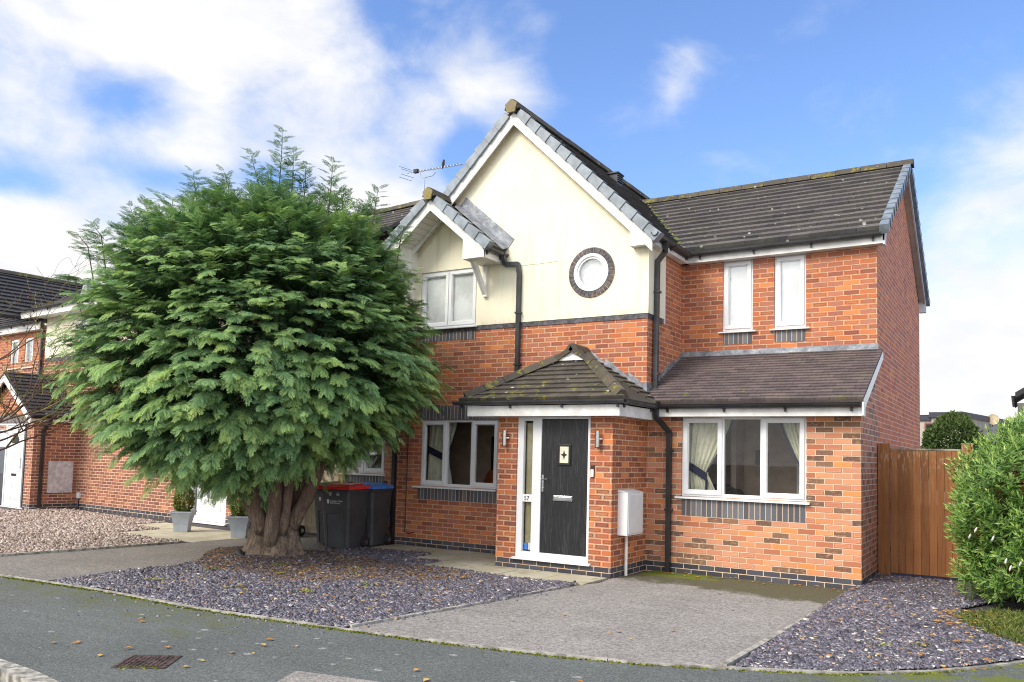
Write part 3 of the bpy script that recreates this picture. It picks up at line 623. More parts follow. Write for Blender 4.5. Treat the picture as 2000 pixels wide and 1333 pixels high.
# pavement: between EDGE and KERB
def strip(A, B, z, mb, n=1):
    mb.poly([(p[0], p[1], z) for p in A]+[(p[0], p[1], z) for p in reversed(B)])
def sheet(name, mat, poly, z, th=0.10, **kw):
    mb = MB(); mb.prism([(x, y, z-th) for x, y in poly], (0, 0, th)); return mb.build(name, mat, **kw)
def ccw(poly):
    a = sum(poly[i][0]*poly[(i+1) % len(poly)][1]-poly[(i+1) % len(poly)][0]*poly[i][1] for i in range(len(poly)))
    return poly if a > 0 else poly[::-1]
import bmesh
def tri_sheet(name, mat, poly, z, th=0.12, **kw):
    bm = bmesh.new(); vs_ = [bm.verts.new((x, y, z)) for x, y in ccw(poly)]; f = bm.faces.new(vs_)
    r_ = bmesh.ops.extrude_face_region(bm, geom=[f]); 
    for v in [g for g in r_['geom'] if isinstance(g, bmesh.types.BMVert)]: v.co.z -= th
    bmesh.ops.recalc_face_normals(bm, faces=bm.faces[:]); bmesh.ops.triangulate(bm, faces=bm.faces[:])
    me = bpy.data.meshes.new(name); bm.to_mesh(me); bm.free(); o = bpy.data.objects.new(name, me); COL.objects.link(o); me.materials.append(MAT[mat])
    for k, v in kw.items(): o[k] = v
    return o
def offset_path(path, d):
    out = []
    for i, p in enumerate(path):
        a = Vector(path[max(i-1, 0)]); b = Vector(path[min(i+1, len(path)-1)]); t = (b-a).normalized(); n = Vector((-t.y, t.x)); out.append((p[0]+n.x*d, p[1]+n.y*d))
    return out
tri_sheet('pavement', 'pave', EDGE+list(reversed(KERB)), 0.0, kind='structure')
# land behind the edging
tri_sheet('garden_ground', 'soil', [(e[0], e[1]) for e in EDGE]+[(60, 60), (-60, 60)], -0.012, kind='structure')
# concrete edging along the front
def curb_strip(name, path, w_, z0, z1, mat='concrete', seg=None, gap=0.006, **kw):
    mb = MB(); pts = [Vector((*p, 0)) for p in path]
    # resample
    L = [0]
    for i in range(1, len(pts)): L.append(L[-1]+(pts[i]-pts[i-1]).length)
    def at(s):
        for i in range(1, len(pts)):
            if s <= L[i] or i == len(pts)-1:
                t = (s-L[i-1])/(L[i]-L[i-1]); p = pts[i-1].lerp(pts[i], t); d = (pts[i]-pts[i-1]).normalized(); return p, Vector((-d.y, d.x, 0))
    seg = seg or 0.914; n = max(1, int(L[-1]/seg)); rg = random.Random(5)
    for k in range(n):
        s0 = L[-1]*k/n+gap/2; s1 = L[-1]*(k+1)/n-gap/2; sub = 3; j = rg.uniform(-0.004, 0.004)
        for q in range(sub):
            a, na = at(s0+(s1-s0)*q/sub); b, nb = at(s0+(s1-s0)*(q+1)/sub); u = Vector((0, 0, 1))
            mb.hexa([a+u*z0, b+u*z0, b+nb*w_+u*z0, a+na*w_+u*z0, a+u*(z1+j), b+u*(z1+j), b+nb*w_+u*(z1+j), a+na*w_+u*(z1+j)])
    return mb.build(name, mat, **kw)
curb_strip('edging', [p for p in EDGE if -9.5 < p[0] < 3], 0.05, -0.1, 0.016, kind='structure')
curb_strip('kerb', KERB[1:12], -0.145, -0.3, 0.012, 'kerbstone', 0.914, 0.012, kind='structure')
# drives
DR = [(-3.49, -5.66), (-3.05, -2.17), (-2.90, -1.58), (-2.75, 0.05), (-0.08, 0.05), (-0.10, -0.02), (-0.28, -4.93)]
DRE = [p for p in EDGE if -3.4 < p[0] < -0.3]
DRPOLY = [(-3.49, -5.66)]+[(p[0], p[1]+0.055) for p in DRE]+[(-0.28, -4.90), (-0.10, -0.02), (-0.08, 0.05), (-2.8, 0.05), (-2.95, -1.1), (-2.90, -1.62), (-3.05, -2.17)]
tri_sheet('driveway', 'drive', DRPOLY, 0.010, 0.1, kind='structure')
NBD = [(-8.06, -5.90), (-10.65, -5.98), (-12, -6.05), (-30, -5.3), (-30, -4.6), (-13, -5.28), (-10.57, -5.16), (-10.30, -2.36), (-10.20, -1.15), (-10.2, 0.3), (-7.70, 0.3), (-7.66, -0.45), (-7.72, -0.75), (-7.58, -2.2), (-8.6, -3.4)]
NBD = [(-8.06, -5.90), (-10.80, -5.98), (-10.57, -5.16), (-10.36, -3.0), (-10.24, -1.15), (-10.2, 0.3), (-7.62, 0.3), (-7.66, -0.45), (-7.74, -0.9), (-7.80, -2.3), (-7.9, -4.0)]
tri_sheet('neighbour_drive', 'drivenb', NBD, 0.008, 0.1, kind='structure')
curb_strip('drive_edging', [(-3.49, -5.62), (-3.27, -4.2), (-3.12, -2.9), (-3.05, -2.17)], 0.05, -0.1, 0.03, kind='structure')
curb_strip('bed_edging', [(-0.28, -4.92), (-0.20, -3.0), (-0.14, -1.2), (-0.10, -0.05)], -0.055, -0.1, 0.035, kind='structure')
curb_strip('neighbour_edging', [(-10.80, -5.95), (-10.57, -5.16), (-10.40, -3.6), (-10.30, -2.36)], 0.05, -0.1, 0.04, 'kerbstone', kind='structure')
curb_strip('bin_edging', [(-7.88, -2.3), (-7.75, -0.95)], -0.05, -0.1, 0.03, kind='structure')
# flagged path
def flags(name, quads, z=0.02):
    mb = MB()
    for q in quads:
        c = (sum(p[0] for p in q)/4, sum(p[1] for p in q)/4); g = 0.010; j = random.uniform(-0.003, 0.003); pts = []
        for p in q:
            d = Vector((c[0]-p[0], c[1]-p[1])); d.normalize(); pts.append((p[0]+d.x*g, p[1]+d.y*g, -0.04))
        mb.prism(pts, (0, 0, z+0.04+j))
    return mb.build(name, 'flag', kind='structure', bevel=0.004)
qs = []
def frow(x0, x1, y0, y1, xs):
    for a, b in zip(xs[:-1], xs[1:]): qs.append([(a, y0), (b, y0), (b, y1), (a, y1)])
frow(0, 0, -0.72, -0.02, [-7.62, -6.95, -6.25, -5.55, -4.80])
frow(0, 0, -1.34, -0.72, [-6.25, -5.55, -4.80])
frow(0, 0, -1.93, -1.34, [-5.62, -5.0, -4.3, -3.62, -2.98])
qs.append([(-4.80, -1.34), (-4.0, -1.34), (-4.0, -1.20), (-4.80, -1.20)])
qs.append([(-4.0, -1.34), (-2.98, -1.34), (-2.98, -1.20), (-4.0, -1.20)])
flags('path', qs)
qs = [[(-12.6, -2.1), (-11.4, -2.15), (-11.4, -1.3), (-12.6, -1.2)], [(-11.4, -2.15), (-10.26, -2.2), (-10.22, -1.35), (-11.4, -1.3)], [(-12.6, -1.2), (-11.4, -1.3), (-11.35, -0.45), (-12.6, -0.35)], [(-11.4, -1.3), (-10.22, -1.35), (-10.2, -0.5), (-11.35, -0.45)],
      [(-13.8, -1.1), (-12.6, -1.2), (-12.6, -0.35), (-13.8, -0.22)]]
flags('neighbour_path', qs, 0.012)

# stone chips as many small slabs
def in_poly(x, y, poly):
    c = np.zeros(len(x), bool); n = len(poly); j = n-1
    for i in range(n):
        xi, yi = poly[i]; xj, yj = poly[j]
        k = ((yi > y) != (yj > y)) & (x < (xj-xi)*(y-yi)/(yj-yi+1e-12)+xi); c ^= k; j = i
    return c
def chips(name, poly, n, size, zf, mat, tint, label, flat=0.28, kind='stuff', seed=1, thick=0.3, cat=None):
    rg = np.random.default_rng(seed); P = np.array(poly); lo, hi = P.min(0), P.max(0)
    x = rg.uniform(lo[0], hi[0], n*4); y = rg.uniform(lo[1], hi[1], n*4); k = in_poly(x, y, poly); x, y = x[k][:n], y[k][:n]; n = len(x)
    s = size*np.exp(rg.normal(0, 0.32, n)); asp = rg.uniform(0.4, 0.9, n); th = s*thick*rg.uniform(0.5, 1.2, n)
    base = np.array([(-.5, -.38), (.42, -.5), (.5, .3), (-.3, .5)]); q = base[None]+rg.uniform(-.13, .13, (n, 4, 2))
    L = np.zeros((n, 8, 3)); L[:, :4, 0] = q[:, :, 0]*s[:, None]; L[:, :4, 1] = q[:, :, 1]*(s*asp)[:, None]; L[:, 4:] = L[:, :4]; L[:, 4:, :2] *= 0.88; L[:, 4:, 2] = th[:, None]
    a = rg.uniform(0, 2*np.pi, n); tx = rg.normal(0, flat, n); ty = rg.normal(0, flat, n)
    ca, sa = np.cos(a), np.sin(a); X = L[:, :, 0]*ca[:, None]-L[:, :, 1]*sa[:, None]; Y = L[:, :, 0]*sa[:, None]+L[:, :, 1]*ca[:, None]; Z = L[:, :, 2]+X*tx[:, None]+Y*ty[:, None]
    zz = zf(x, y)+rg.uniform(0, size*0.35, n)
    V = np.stack([X+x[:, None], Y+y[:, None], Z+zz[:, None]], -1).reshape(-1, 3)
    F = np.array([(4, 5, 6, 7), (0, 1, 5, 4), (1, 2, 6, 5), (2, 3, 7, 6), (3, 0, 4, 7)]); F = (F[None]+(np.arange(n)*8)[:, None, None]).reshape(-1, 4)
    tt = np.repeat(tint(rg, x, y), 5)
    kw = {'kind': kind}
    if label: kw['label'] = label; kw['category'] = cat or 'gravel'
    return mass(name, V, F, mat, {'tint': tt}, **kw)
SL = [(-8.02, -5.86), (-6.97, -5.83), (-5.46, -5.86), (-4.52, -5.78), (-3.57, -5.67), (-3.50, -5.6), (-3.28, -4.2), (-3.12, -2.9), (-3.06, -2.17), (-3.05, -1.96), (-5.62, -1.95), (-5.64, -1.36), (-6.27, -1.34), (-6.28, -0.74), (-7.62, -0.73), (-7.80, -1.0), (-7.86, -2.3), (-8.15, -2.5), (-8.35, -3.2), (-8.0, -4.3)]
def hump(x, y):
    r = np.hypot(x+7.7, y+2.7); return 0.012+0.09*np.exp(-(r/0.75)**2)+0.012*np.sin(x*3.1+y)*np.sin(y*2.3)
nn = rng.random
def tint_slate(rg, x, y):
    v = rg.beta(1.3, 1.5, len(x))*0.93; lf = rg.random(len(x)); v = np.where(lf < 0.013, 0.972, v); v = np.where(lf > 0.988, 1.0, v); return v
chips('slate_gravel', SL, 95000, 0.027, hump, 'slate', tint_slate, 'bed of purple slate chippings between the tree and the front driveway', seed=3)
LT = [(-8.3, -2.6), (-8.6, -3.7), (-7.6, -4.6), (-6.2, -4.3), (-5.0, -3.4), (-5.3, -2.3), (-6.4, -1.7), (-7.4, -1.6), (-7.9, -1.9)]
def tint_lit(rg, x, y): return rg.beta(1.2, 1.4, len(x))
def litter_z(x, y): return hump(x, y)+0.012
def lit_poly_filter(name, n):
    pass
rgl = np.random.default_rng(9)
LTC = [(-6.75+2.15*math.cos(t)*(1+.25*math.sin(3*t)), -3.0+1.35*math.sin(t)*(1+.2*math.cos(2*t))) for t in [2*math.pi*k/22 for k in range(22)]]
chips('needle_litter', LTC, 15000, 0.028, litter_z, 'slatelitter', tint_lit, 'brown needle litter scattered over the slate under the tree', seed=8, thick=0.15, cat='leaf litter')
SR = [(-0.18, -4.88), (0.49, -4.52), (1.10, -3.99), (1.48, -3.52), (1.78, -3.05), (1.75, -2.4), (1.25, -1.75), (1.15, -0.9), (1.7, 0.4), (1.9, 1.35), (0.0, 1.35), (0.02, -0.06), (-0.06, -0.15), (-0.1, -1.2), (-0.15, -3.0)]
def rise(x, y): return 0.012+0.055*np.clip((y+4.5)/4.5, 0, 1)
chips('slate_gravel', SR, 72000, 0.026, rise, 'slate', lambda rg, x, y: np.where((lambda q: q)(rg.random(len(x))) < 0.035*np.clip((-y)/4, 0.15, 1), 1.0, tint_slate(rg, x, y)), 'bed of purple slate chippings in front of the brown side gate', seed=4)
mb = MB(); mb.poly([(-0.15, -4.9, 0.0), (1.9, -3.0, 0.0), (2.6, 1.5, .055), (-0.05, 1.5, .055)]); 
mb.build('bed_soil', 'soil', kind='structure')
PG = [(-10.62, -5.2), (-10.44, -3.6), (-10.32, -2.3), (-12.65, -2.15), (-12.65, -1.15), (-13.85, -1.05), (-13.85, -0.2), (-18.6, 0.3), (-18.75, -0.9), (-21, -0.6), (-27, -4.6), (-13, -5.3)]
chips('pink_gravel', PG, 80000, 0.032, lambda x, y: 0.004+0*x, 'pinkgravel', lambda rg, x, y: rg.beta(2, 1.8, len(x)), 'bed of pink-beige gravel in front of the neighbouring house', seed=5, thick=0.5)
sheet('bed_soil', 'soil', [(-10.6, -5.2), (-10.3, -2.25), (-10.2, 0.3), (-19, 1.2), (-28, -4.6)], 0.004, 0.05, kind='structure')
# manhole cover
mc = thing('manhole_cover', 'rusty square iron manhole cover with raised grid set in the pavement', 'manhole cover', (-3.86, -7.44, 0))
m = MB(); s_ = 0.245
m.box(-s_, s_, -s_, -s_+0.03, -.02, .007); m.box(-s_, s_, s_-0.03, s_, -.02, .007); m.box(-s_, -s_+0.03, -s_+.03, s_-.03, -.02, .007); m.box(s_-.03, s_, -s_+.03, s_-.03, -.02, .007)
m.build('frame', 'rust', mc)
m = MB(); s_ = 0.21; m.box(-s_, s_, -s_, s_, -.02, .003)
for i in range(9):
    for j in range(9):
        x, y = -s_+.03+i*.0435, -s_+.03+j*.0435
        if 2 < i < 6 and j == 4: continue
        m.box(x-.013, x+.013, y-.013, y+.013, .003, .009)
m.box(-.07, .07, -.012, .012, .003, .010)
m.build('cover_plate', 'rust', mc); mc.rotation_euler = (0, 0, R(35)); mc.scale = (.78, .78, 1)
sheet('patch', 'patch', [(-2.80, -6.96), (-2.05, -6.80), (-0.9, -6.9), (-0.9, -7.9), (-2.55, -7.6)], 0.004, 0.02, kind='structure')

# ================================================================== HOUSE
XL, XR, YP = -7.678, -2.965, -1.186
house = thing('brick_house', 'red brick house with cream rendered gable, black front door and tiled porch', 'house', (-3.8, 0, 0), worldframe=True)
YW, YB, ZS = 1.475, 7.35, 4.82
# brick walls
mb = MB(); wall(mb, XL, XR, -0.1, 3.80, [(-7.17, -5.56, 1.06, 2.21), (-7.26, -6.06, 3.81-.02, 3.80)][:1], fy(0))
wall(mb, 0, YW, -0.1, 3.80, [], fx(XR)); mb.build('front_wall', 'brick', house)
mb = MB(); wall(mb, 0.62, YW, 3.80, 4.84, [], fx(XR)); wall(mb, XR, 0, 2.6, 4.84, [(-2.29, -1.81, 3.69, 4.84), (-1.48, -1.0, 3.69, 4.84)], fy(YW)); mb.build('upper_wall', 'brick', house)
mb = MB(); mb.poly([(0, YW, -.1), (0, YB, -.1), (0, YB, 4.9), (0, 4.41, 6.85), (0, YW, 4.9)]); mb.poly([(0, YB, -.1), (XL, YB, -.1), (XL, YB, 4.9), (0, YB, 4.9)]); mb.poly([(XL, YB, -.1), (XL, 0, -.1), (XL, 0, 4.9), (XL, YB, 4.9)])
mb.poly([(XL, YB, 4.9), (XL+2.35, YB, 7.2), (XR, YB, 4.9)])
mb.build('side_wall', 'brickside', house)
mb = MB(); wall(mb, -2.951, 0, -0.1, 2.36, [(-2.412, -0.679, 1.105, 2.25)], fy(0.0)); mb.build('extension_wall', 'brickext', house)
mb = MB(); mb.poly([(0, 0, -.1), (0, YW, -.1), (0, YW, 3.2), (0, 0, 2.36)]); mb.build('extension_side_wall', 'brickextside', house)
mb = MB(); wall(mb, -9.1, XL-0.002, -0.1, 2.36, [(-9.0, -7.99, 1.23, 2.25)], fy(0.02)); mb.box(-9.1, -9.0, 0.14, 1.4, -.1, 2.36)
mb.build('annex_wall', 'brickext', house)
# render
YRn = -0.018
mb = MB(); wall(mb, XL-.0, XR+.018, 3.80, 4.90, [(-7.26, -6.06, 3.80, 4.81), (-4.17, -3.63, 4.23, 4.77)], fy(YRn), 0.09)
ZB = lambda x: 7.30-0.97*abs(x+5.32)
mb.poly([(XL, YRn, 4.90), (-7.26, YRn, 4.90), (-6.06, YRn, 4.90), (-4.17, YRn, 4.90), (-3.63, YRn, 4.90), (XR+.018, YRn, 4.90), (XR+.018, YRn, ZB(XR)-.08), (-5.32, YRn, 7.22), (XL, YRn, ZB(XL)-.08)])
mb.poly([(XL, YRn, 3.80), (XR+.018, YRn, 3.80), (XR+.018, 0.0, 3.80), (XL, 0.0, 3.80)][::-1])
wall(mb, YRn, 0.62, 3.80, 4.86, [], fx(XR+.018)); mb.poly([(XR+.018, .62, 3.8), (XR, .62, 3.8), (XR, .62, 4.86), (XR+.018, .62, 4.86)])
ro = mb.build('render', 'render', house); bm = bmesh.new(); bm.from_mesh(ro.data); bmesh.ops.remove_doubles(bm, verts=bm.verts[:], dist=1e-5); bm.to_mesh(ro.data); bm.free()
MB().box(XR+.0005, XR+.026, 0.62, 0.655, 3.72, 4.84).build('render_stop', 'white', house)
mb = MB(); mb.box(XL, XR+.012, -0.012, 0.0, 3.725, 3.798); mb.box(XR, XR+.012, 0.0, 0.66, 3.725, 3.798)
mb.build('dark_brick_course', 'bluebrick', house)
# circle window
cxw, czw = -3.90, 4.50
mb = MB(); tint = []
for k in range(34):
    a0, a1 = 2*math.pi*(k+0.10)/34, 2*math.pi*(k+0.90)/34; r0, r1 = 0.297, 0.39+random.uniform(-.004, .004)
    pts = [(cxw+r*math.cos(a), YRn-0.022, czw+r*math.sin(a)) for r, a in ((r0, a0), (r1, a0), (r1, a1), (r0, a1))]
    mb.prism(pts, (0, 0.03, 0))
mb.build('brick_ring', 'bluebrick', house)
mb = MB()
for k in range(48):
    a0, a1 = 2*math.pi*k/48, 2*math.pi*(k+1)/48
    mb.prism([(cxw+r*math.cos(a), YRn-0.012, czw+r*math.sin(a)) for r, a in ((.27, a0), (.397, a0), (.397, a1), (.27, a1))], (0, 0.018, 0))
mb.build('ring_mortar', 'ringmortar', house)
def ring(mb, r0, r1, y0, y1, n=64):
    for k in range(n):
        a0, a1 = 2*math.pi*k/n, 2*math.pi*(k+1)/n
        p = [(cxw+r*math.cos(a), y0, czw+r*math.sin(a)) for r, a in ((r0, a0), (r1, a0), (r1, a1), (r0, a1))]; mb.prism(p, (0, y1-y0, 0))
mb = MB(); ring(mb, .250, .298, YRn-.028, YRn+.05); ring(mb, .218, .252, YRn-.012, YRn+.05); cw = mb.build('window', 'white', house)
mb = MB(); mb.prism([(cxw+.222*math.cos(a), YRn+.02, czw+.222*math.sin(a)) for a in [2*math.pi*k/48 for k in range(48)]], (0, .005, 0)); mb.build('pane', 'glassup', cw)
MB().box(-4.16, -3.64, .045, .05, 4.24, 4.76).build('blind', 'blind', cw)
# windows
w1 = window(house, -7.17, -5.56, 1.06, 2.21, 0.0, [(1, True), (1, False), (1, True)], sillext=(0.12, 0.0))
soldiers(house, -7.20, -4.95, 2.215, 2.445, 0); soldiers(house, -7.20, -4.9, 0.83, 1.022, 0)
w2 = window(house, -7.26, -6.06, 3.81, 4.81, YRn, [(1, True), (1, True)], 'glass', sillext=(0.03, 0.02))
MB().box(-7.22, -6.10, .058, .064, 3.85, 4.78).build('blind', 'blind', w2)
soldiers(house, -7.26, -6.06, 3.575, 3.722, 0)
w3 = window(house, -2.412, -0.679, 1.105, 2.25, 0.0, [(1, True), (.93, False), (1, True)], sillext=(0.08, 0.05))
soldiers(house, -2.40, -0.685, 0.83, 1.068, 0)
for a, b in ((-2.29, -1.81), (-1.48, -1.0)):
    wq = window(house, a, b, 3.69, 4.83, YW, [(1, True)], 'glassup', sillext=(0.06, 0.06), fr=0.05); soldiers(house, a+.01, b-.01, 3.475, 3.65, YW)
    MB().box(a+.04, b-.04, YW+.075, YW+.08, 3.72, 4.8).build('blind', 'blind', wq)
window(house, -9.0, -7.99, 1.23, 2.25, 0.02, [(1, True), (1, True)], sillext=(.04, .03)); soldiers(house, -8.98, -7.99, 1.0, 1.19, 0.02)
# rooms behind the glass
def room(x0, x1, y0, y1, z0, z1, mat):
    mb = MB(); mb.poly([(x0, y1, z0), (x1, y1, z0), (x1, y1, z1), (x0, y1, z1)]); mb.poly([(x0, y0, z0), (x0, y1, z0), (x0, y1, z1), (x0, y0, z1)]); mb.poly([(x1, y0, z0), (x1, y1, z0), (x1, y1, z1), (x1, y0, z1)])
    mb.poly([(x0, y0, z0), (x1, y0, z0), (x1, y1, z0), (x0, y1, z0)]); mb.poly([(x0, y0, z1), (x1, y0, z1), (x1, y1, z1), (x0, y1, z1)]); return mb.build('room', mat, house)
room(-2.85, -0.12, 0.115, 1.40, 0.2, 2.33, 'room'); room(-7.55, -5.1, 0.115, 1.35, 0.2, 2.4, 'roomdark'); room(-8.98, -7.8, .13, 1.2, .2, 2.33, 'roomdark')
room(-7.4, -3.2, .14, 2.5, 3.6, 4.85, 'blind'); room(-2.8, -.2, YW+.14, 4.5, 3.5, 4.86, 'blind')
# interior details seen through the glass
MB().box(-1.98, -1.90, .95, 1.38, 0.2, 2.3).build('inner_wall', 'room', house)
mb = MB(); mb.box(-1.10, -1.05, 1.33, 1.39, .2, 2.0); mb.box(-0.50, -0.45, 1.33, 1.39, .2, 2.0); mb.box(-1.1, -.45, 1.33, 1.39, 2.0, 2.05); mb.build('inner_door_frame', 'white', house)
pf = MB().box(-1.72, -1.53, 1.36, 1.39, 1.58, 1.80).build('picture', 'picture', None, label='small dark framed picture on the back wall of the room behind the extension window', category='picture')
def curtain(x_out, x_in, x_tie, ytop, label, side, yz=0.22, z0=1.08, z1=2.26, ztie=1.45):
    """pleated curtain gathered to x_tie; side=-1 left, +1 right"""
    nu, nv = 60, 24; V = []; F = []
    for j in range(nv+1):
        t = j/nv; z = z1+(z0-z1)*t; zt = (z1-ztie)/(z1-z0)
        k = (t/zt)**1.3 if t < zt else 1-0.45*(t-zt)/(1-zt)
        inn = x_in+(x_tie-x_in)*min(1, k)
        for i in range(nu+1):
            s = i/nu; x = x_out+(inn-x_out)*s; y = yz+0.022*math.sin(s*math.pi*13+0.4*math.sin(5*t)); V.append((x, y, z))
    for j in range(nv):
        for i in range(nu): a = j*(nu+1)+i; F.append((a, a+1, a+nu+2, a+nu+1))
    e = thing('curtain', label, 'curtain', (x_out, yz, z1), worldframe=True)
    o = mass('cloth', np.array(V), np.array(F), 'curtain', None, e, smooth=True)
    mb = MB()
    for i in range(12):
        s = i/12; s1 = (i+1)/12; xa = x_out+(x_tie-x_out)*s; xb = x_out+(x_tie-x_out)*s1; za = ztie+.10-.17*s; zb = ztie+.10-.17*s1
        mb.hexa([(xa, yz-.035, za-.06), (xb, yz-.035, zb-.06), (xb, yz-.02, zb-.06), (xa, yz-.02, za-.06), (xa, yz-.035, za+.06), (xb, yz-.035, zb+.06), (xb, yz-.02, zb+.06), (xa, yz-.02, za+.06)])
    mb.build('tieback', 'navy', e)
    mb = MB(); 
    P = [((x_in+(x_tie-x_in)*min(1, (q/10)**1.3)), z1+(ztie-z1)*q/10) for q in range(11)]
    for (xa, za), (xb, zb) in zip(P[:-1], P[1:]):
        mb.hexa([(xb-.012, yz-.03, zb), (xb+.016, yz-.03, zb), (xb+.016, yz-.02, zb), (xb-.012, yz-.02, zb), (xa-.012, yz-.03, za), (xa+.016, yz-.03, za), (xa+.016, yz-.02, za), (xa-.012, yz-.02, za)])
    mb.box(x_tie-.02*1, x_tie+.012, yz-.03, yz-.02, z0, ztie-.1)
    mb.build('trim', 'navy', e)
curtain(-2.38, -1.72, -2.10, 0, 'cream pleated curtain with navy tieback on the left of the extension window', -1)
curtain(-0.66, -1.08, -0.74, 0, 'cream pleated curtain drawn to the right edge of the extension window', 1)
curtain(-7.15, -6.50, -6.72, 0, 'pale curtain with a black band behind the ground floor window beside the tree', -1, ztie=1.6)
# guitar
g = thing('guitar', 'red-brown guitar standing upright behind the middle pane of the left ground floor window', 'guitar', (-6.25, 0.9, .2), worldframe=True)
mb = MB(); mb.prism([(-6.25+.17*math.cos(t)*(1-.22*max(0, math.sin(t))), .9, 1.12+.25*math.sin(t)) for t in [2*math.pi*k/28 for k in range(28)]], (0, .09, 0)); mb.build('guitar_body', 'guitar', g)
MB().box(-6.275, -6.225, .89, .92, 1.35, 1.95).build('neck', 'ink', g)
# blue bag and armchair back in the extension window
sb = MB(); sb.prism([(-1.12+.16*math.cos(t), .33, 1.10+.07*math.sin(t)) for t in [math.pi*k/10 for k in range(11)]], (0, .15, 0)); sb.build('bag', 'bluelid', label='blue bag lying on the inner sill of the extension window', category='bag')
sb = MB(); sb.prism([(-2.15+.35*math.cos(t), .9, 1.05+.22*math.sin(t)) for t in [math.pi*k/14 for k in range(15)]], (0, .25, -.0)); sb.box(-2.5, -1.8, .9, 1.15, .35, 1.05); sb.build('armchair', 'leather', label='rounded back of a dark armchair seen through the middle pane of the extension window', category='armchair')

# porch
mb = MB(); wall(mb, -4.794, -2.951, -0.1, 2.30, [(-4.47, -3.29, 0.17, 2.30)], fy(YP), 0.10); wall(mb, YP, -0.001, -0.1, 2.30, [], fx(-2.951))
mb.poly([(-4.794, 0, -.1), (-4.794, YP, -.1), (-4.794, YP, 2.3), (-4.794, 0, 2.3)]); mb.build('porch_wall', 'brickporch', house)
# door set (house > front_door > leaf, panes, furniture)
mb = MB(); y0, y1 = YP+.02, YP+.085
mb.box(-4.47, -4.37, y0, y1, .26, 2.30); mb.box(-4.22, -4.075, y0, y1, .26, 2.30); mb.box(-3.335, -3.29, y0, y1, .26, 2.30)
mb.box(-4.47, -3.29, y0, y1, .17, .26); mb.box(-4.37, -4.22, y0, y1, 2.13, 2.30); mb.box(-4.075, -3.335, y0, y1, 2.155, 2.30); mb.box(-4.37, -4.22, y0, y1, .965, 1.07)
door = mb.build('front_door', 'white', house, bevel=0.004)
mb = MB(); mb.box(-4.075, -3.335, YP+.035, YP+.08, .262, 2.153)
mb.build('door_leaf', 'door', door, bevel=0.006)
mb = MB(); mb.prism([(-4.50, YP-.06, .148), (-4.50, YP-.06, .165), (-4.50, YP+.03, .185), (-4.50, YP+.03, .148)], (1.25, 0, 0)); mb.build('sill', 'white', door, bevel=.003)
mb = MB(); mb.box(-4.37, -4.22, YP+.06, YP+.066, .26, .965); mb.build('pane', 'glass', door); mb = MB(); mb.box(-4.37, -4.22, YP+.06, YP+.066, 1.07, 2.13); mb.build('pane', 'glass', door)
mb = MB(); mb.box(-3.80, -3.60, YP+.015, YP+.034, 1.50, 1.80); mb.build('glass_surround', 'ink', door, bevel=.006)
mb = MB(); mb.box(-3.768, -3.632, YP+.011, YP+.016, 1.535, 1.765); mb.build('door_window', 'curtain', door)
mb = MB()
mb.prism([(-3.70+.052*a, YP+.007, 1.65+.07*b) for a, b in ((1, 0), (.25, .25), (0, 1), (-.25, .25), (-1, 0), (-.25, -.25), (0, -1), (.25, -.25))], (0, .006, 0))
mb.build('diamond_motif', 'ink', door)
mb = MB(); mb.box(-3.87, -3.56, YP+.018, YP+.036, 1.0, 1.078); lp = mb.build('letter_plate', 'chrome', door, bevel=.006)
mb = MB(); mb.box(-3.85, -3.58, YP+.012, YP+.019, 1.018, 1.060); mb.build('letter_flap', 'steel', door, bevel=.003)
mb = MB(); mb.box(-4.055, -4.025, YP+.018, YP+.036, 1.12, 1.36); mb.tube([(-4.04, YP+.02, 1.30), (-4.04, YP-.02, 1.30), (-3.94, YP-.025, 1.297)], .010, 8); mb.tube([(-4.04, YP+.02, 1.17), (-4.04, YP+.008, 1.17)], .012, 10); mb.build('handle', 'chrome', door)
text_mesh('house_number', '57', 0.088, 'ink', door, (-4.298, YP+.018, .987), FRONT)
# inside the porch
mb = MB(); mb.poly([(-4.75, -.1, .1), (-3.0, -.1, .1), (-3.0, -.1, 2.3), (-4.75, -.1, 2.3)]); mb.poly([(-4.7, YP+.12, .1), (-4.7, -.1, .1), (-4.7, -.1, 2.3), (-4.7, YP+.12, 2.3)]); mb.poly([(-4.7, YP+.12, .22), (-3, YP+.12, .22), (-3, -.1, .22), (-4.7, -.1, .22)]); mb.build('porch_interior', 'tan', house)
MB().box(-4.36, -4.26, YP+.10, YP+.12, .27, 2.1).build('porch_blind', 'tan', house)
for k, cc in enumerate(('bluelid', 'decal')):
    pass
MB().box(-4.36, -4.30, YP+.075, YP+.10, .28, .37).build('carton', 'bluelid', None, label='small blue carton on the floor behind the lower sidelight of the front door', category='carton')
MB().box(-4.29, -4.235, YP+.075, YP+.10, .28, .38).build('carton', 'meter', None, label='small pale carton beside the blue one behind the lower sidelight', category='carton')
# porch lamps, bell
for x in (-4.645, -3.15):
    mb = MB(); mb.tube([(x, YP-.07, 1.765), (x, YP-.07, 1.985)], .030, 16); lo = mb.build('wall_lamp', 'steel', house)
    MB().tube([(x+.04, YP, 1.875), (x+.04, YP-.02, 1.875), (x, YP-.06, 1.875)], .016, 10).build('bracket', 'chrome', lo)
    MB().tube([(x, YP-.07, 1.755), (x, YP-.07, 1.764)], .031, 16).build('rim', 'ink', lo)
mb = MB(); mb.box(-3.27, -3.215, YP-.022, YP, 1.35, 1.52); b_ = mb.build('doorbell', 'black', house, bevel=.004); MB().box(-3.265, -3.22, YP-.027, YP-.022, 1.36, 1.46).build('button', 'meter', b_)
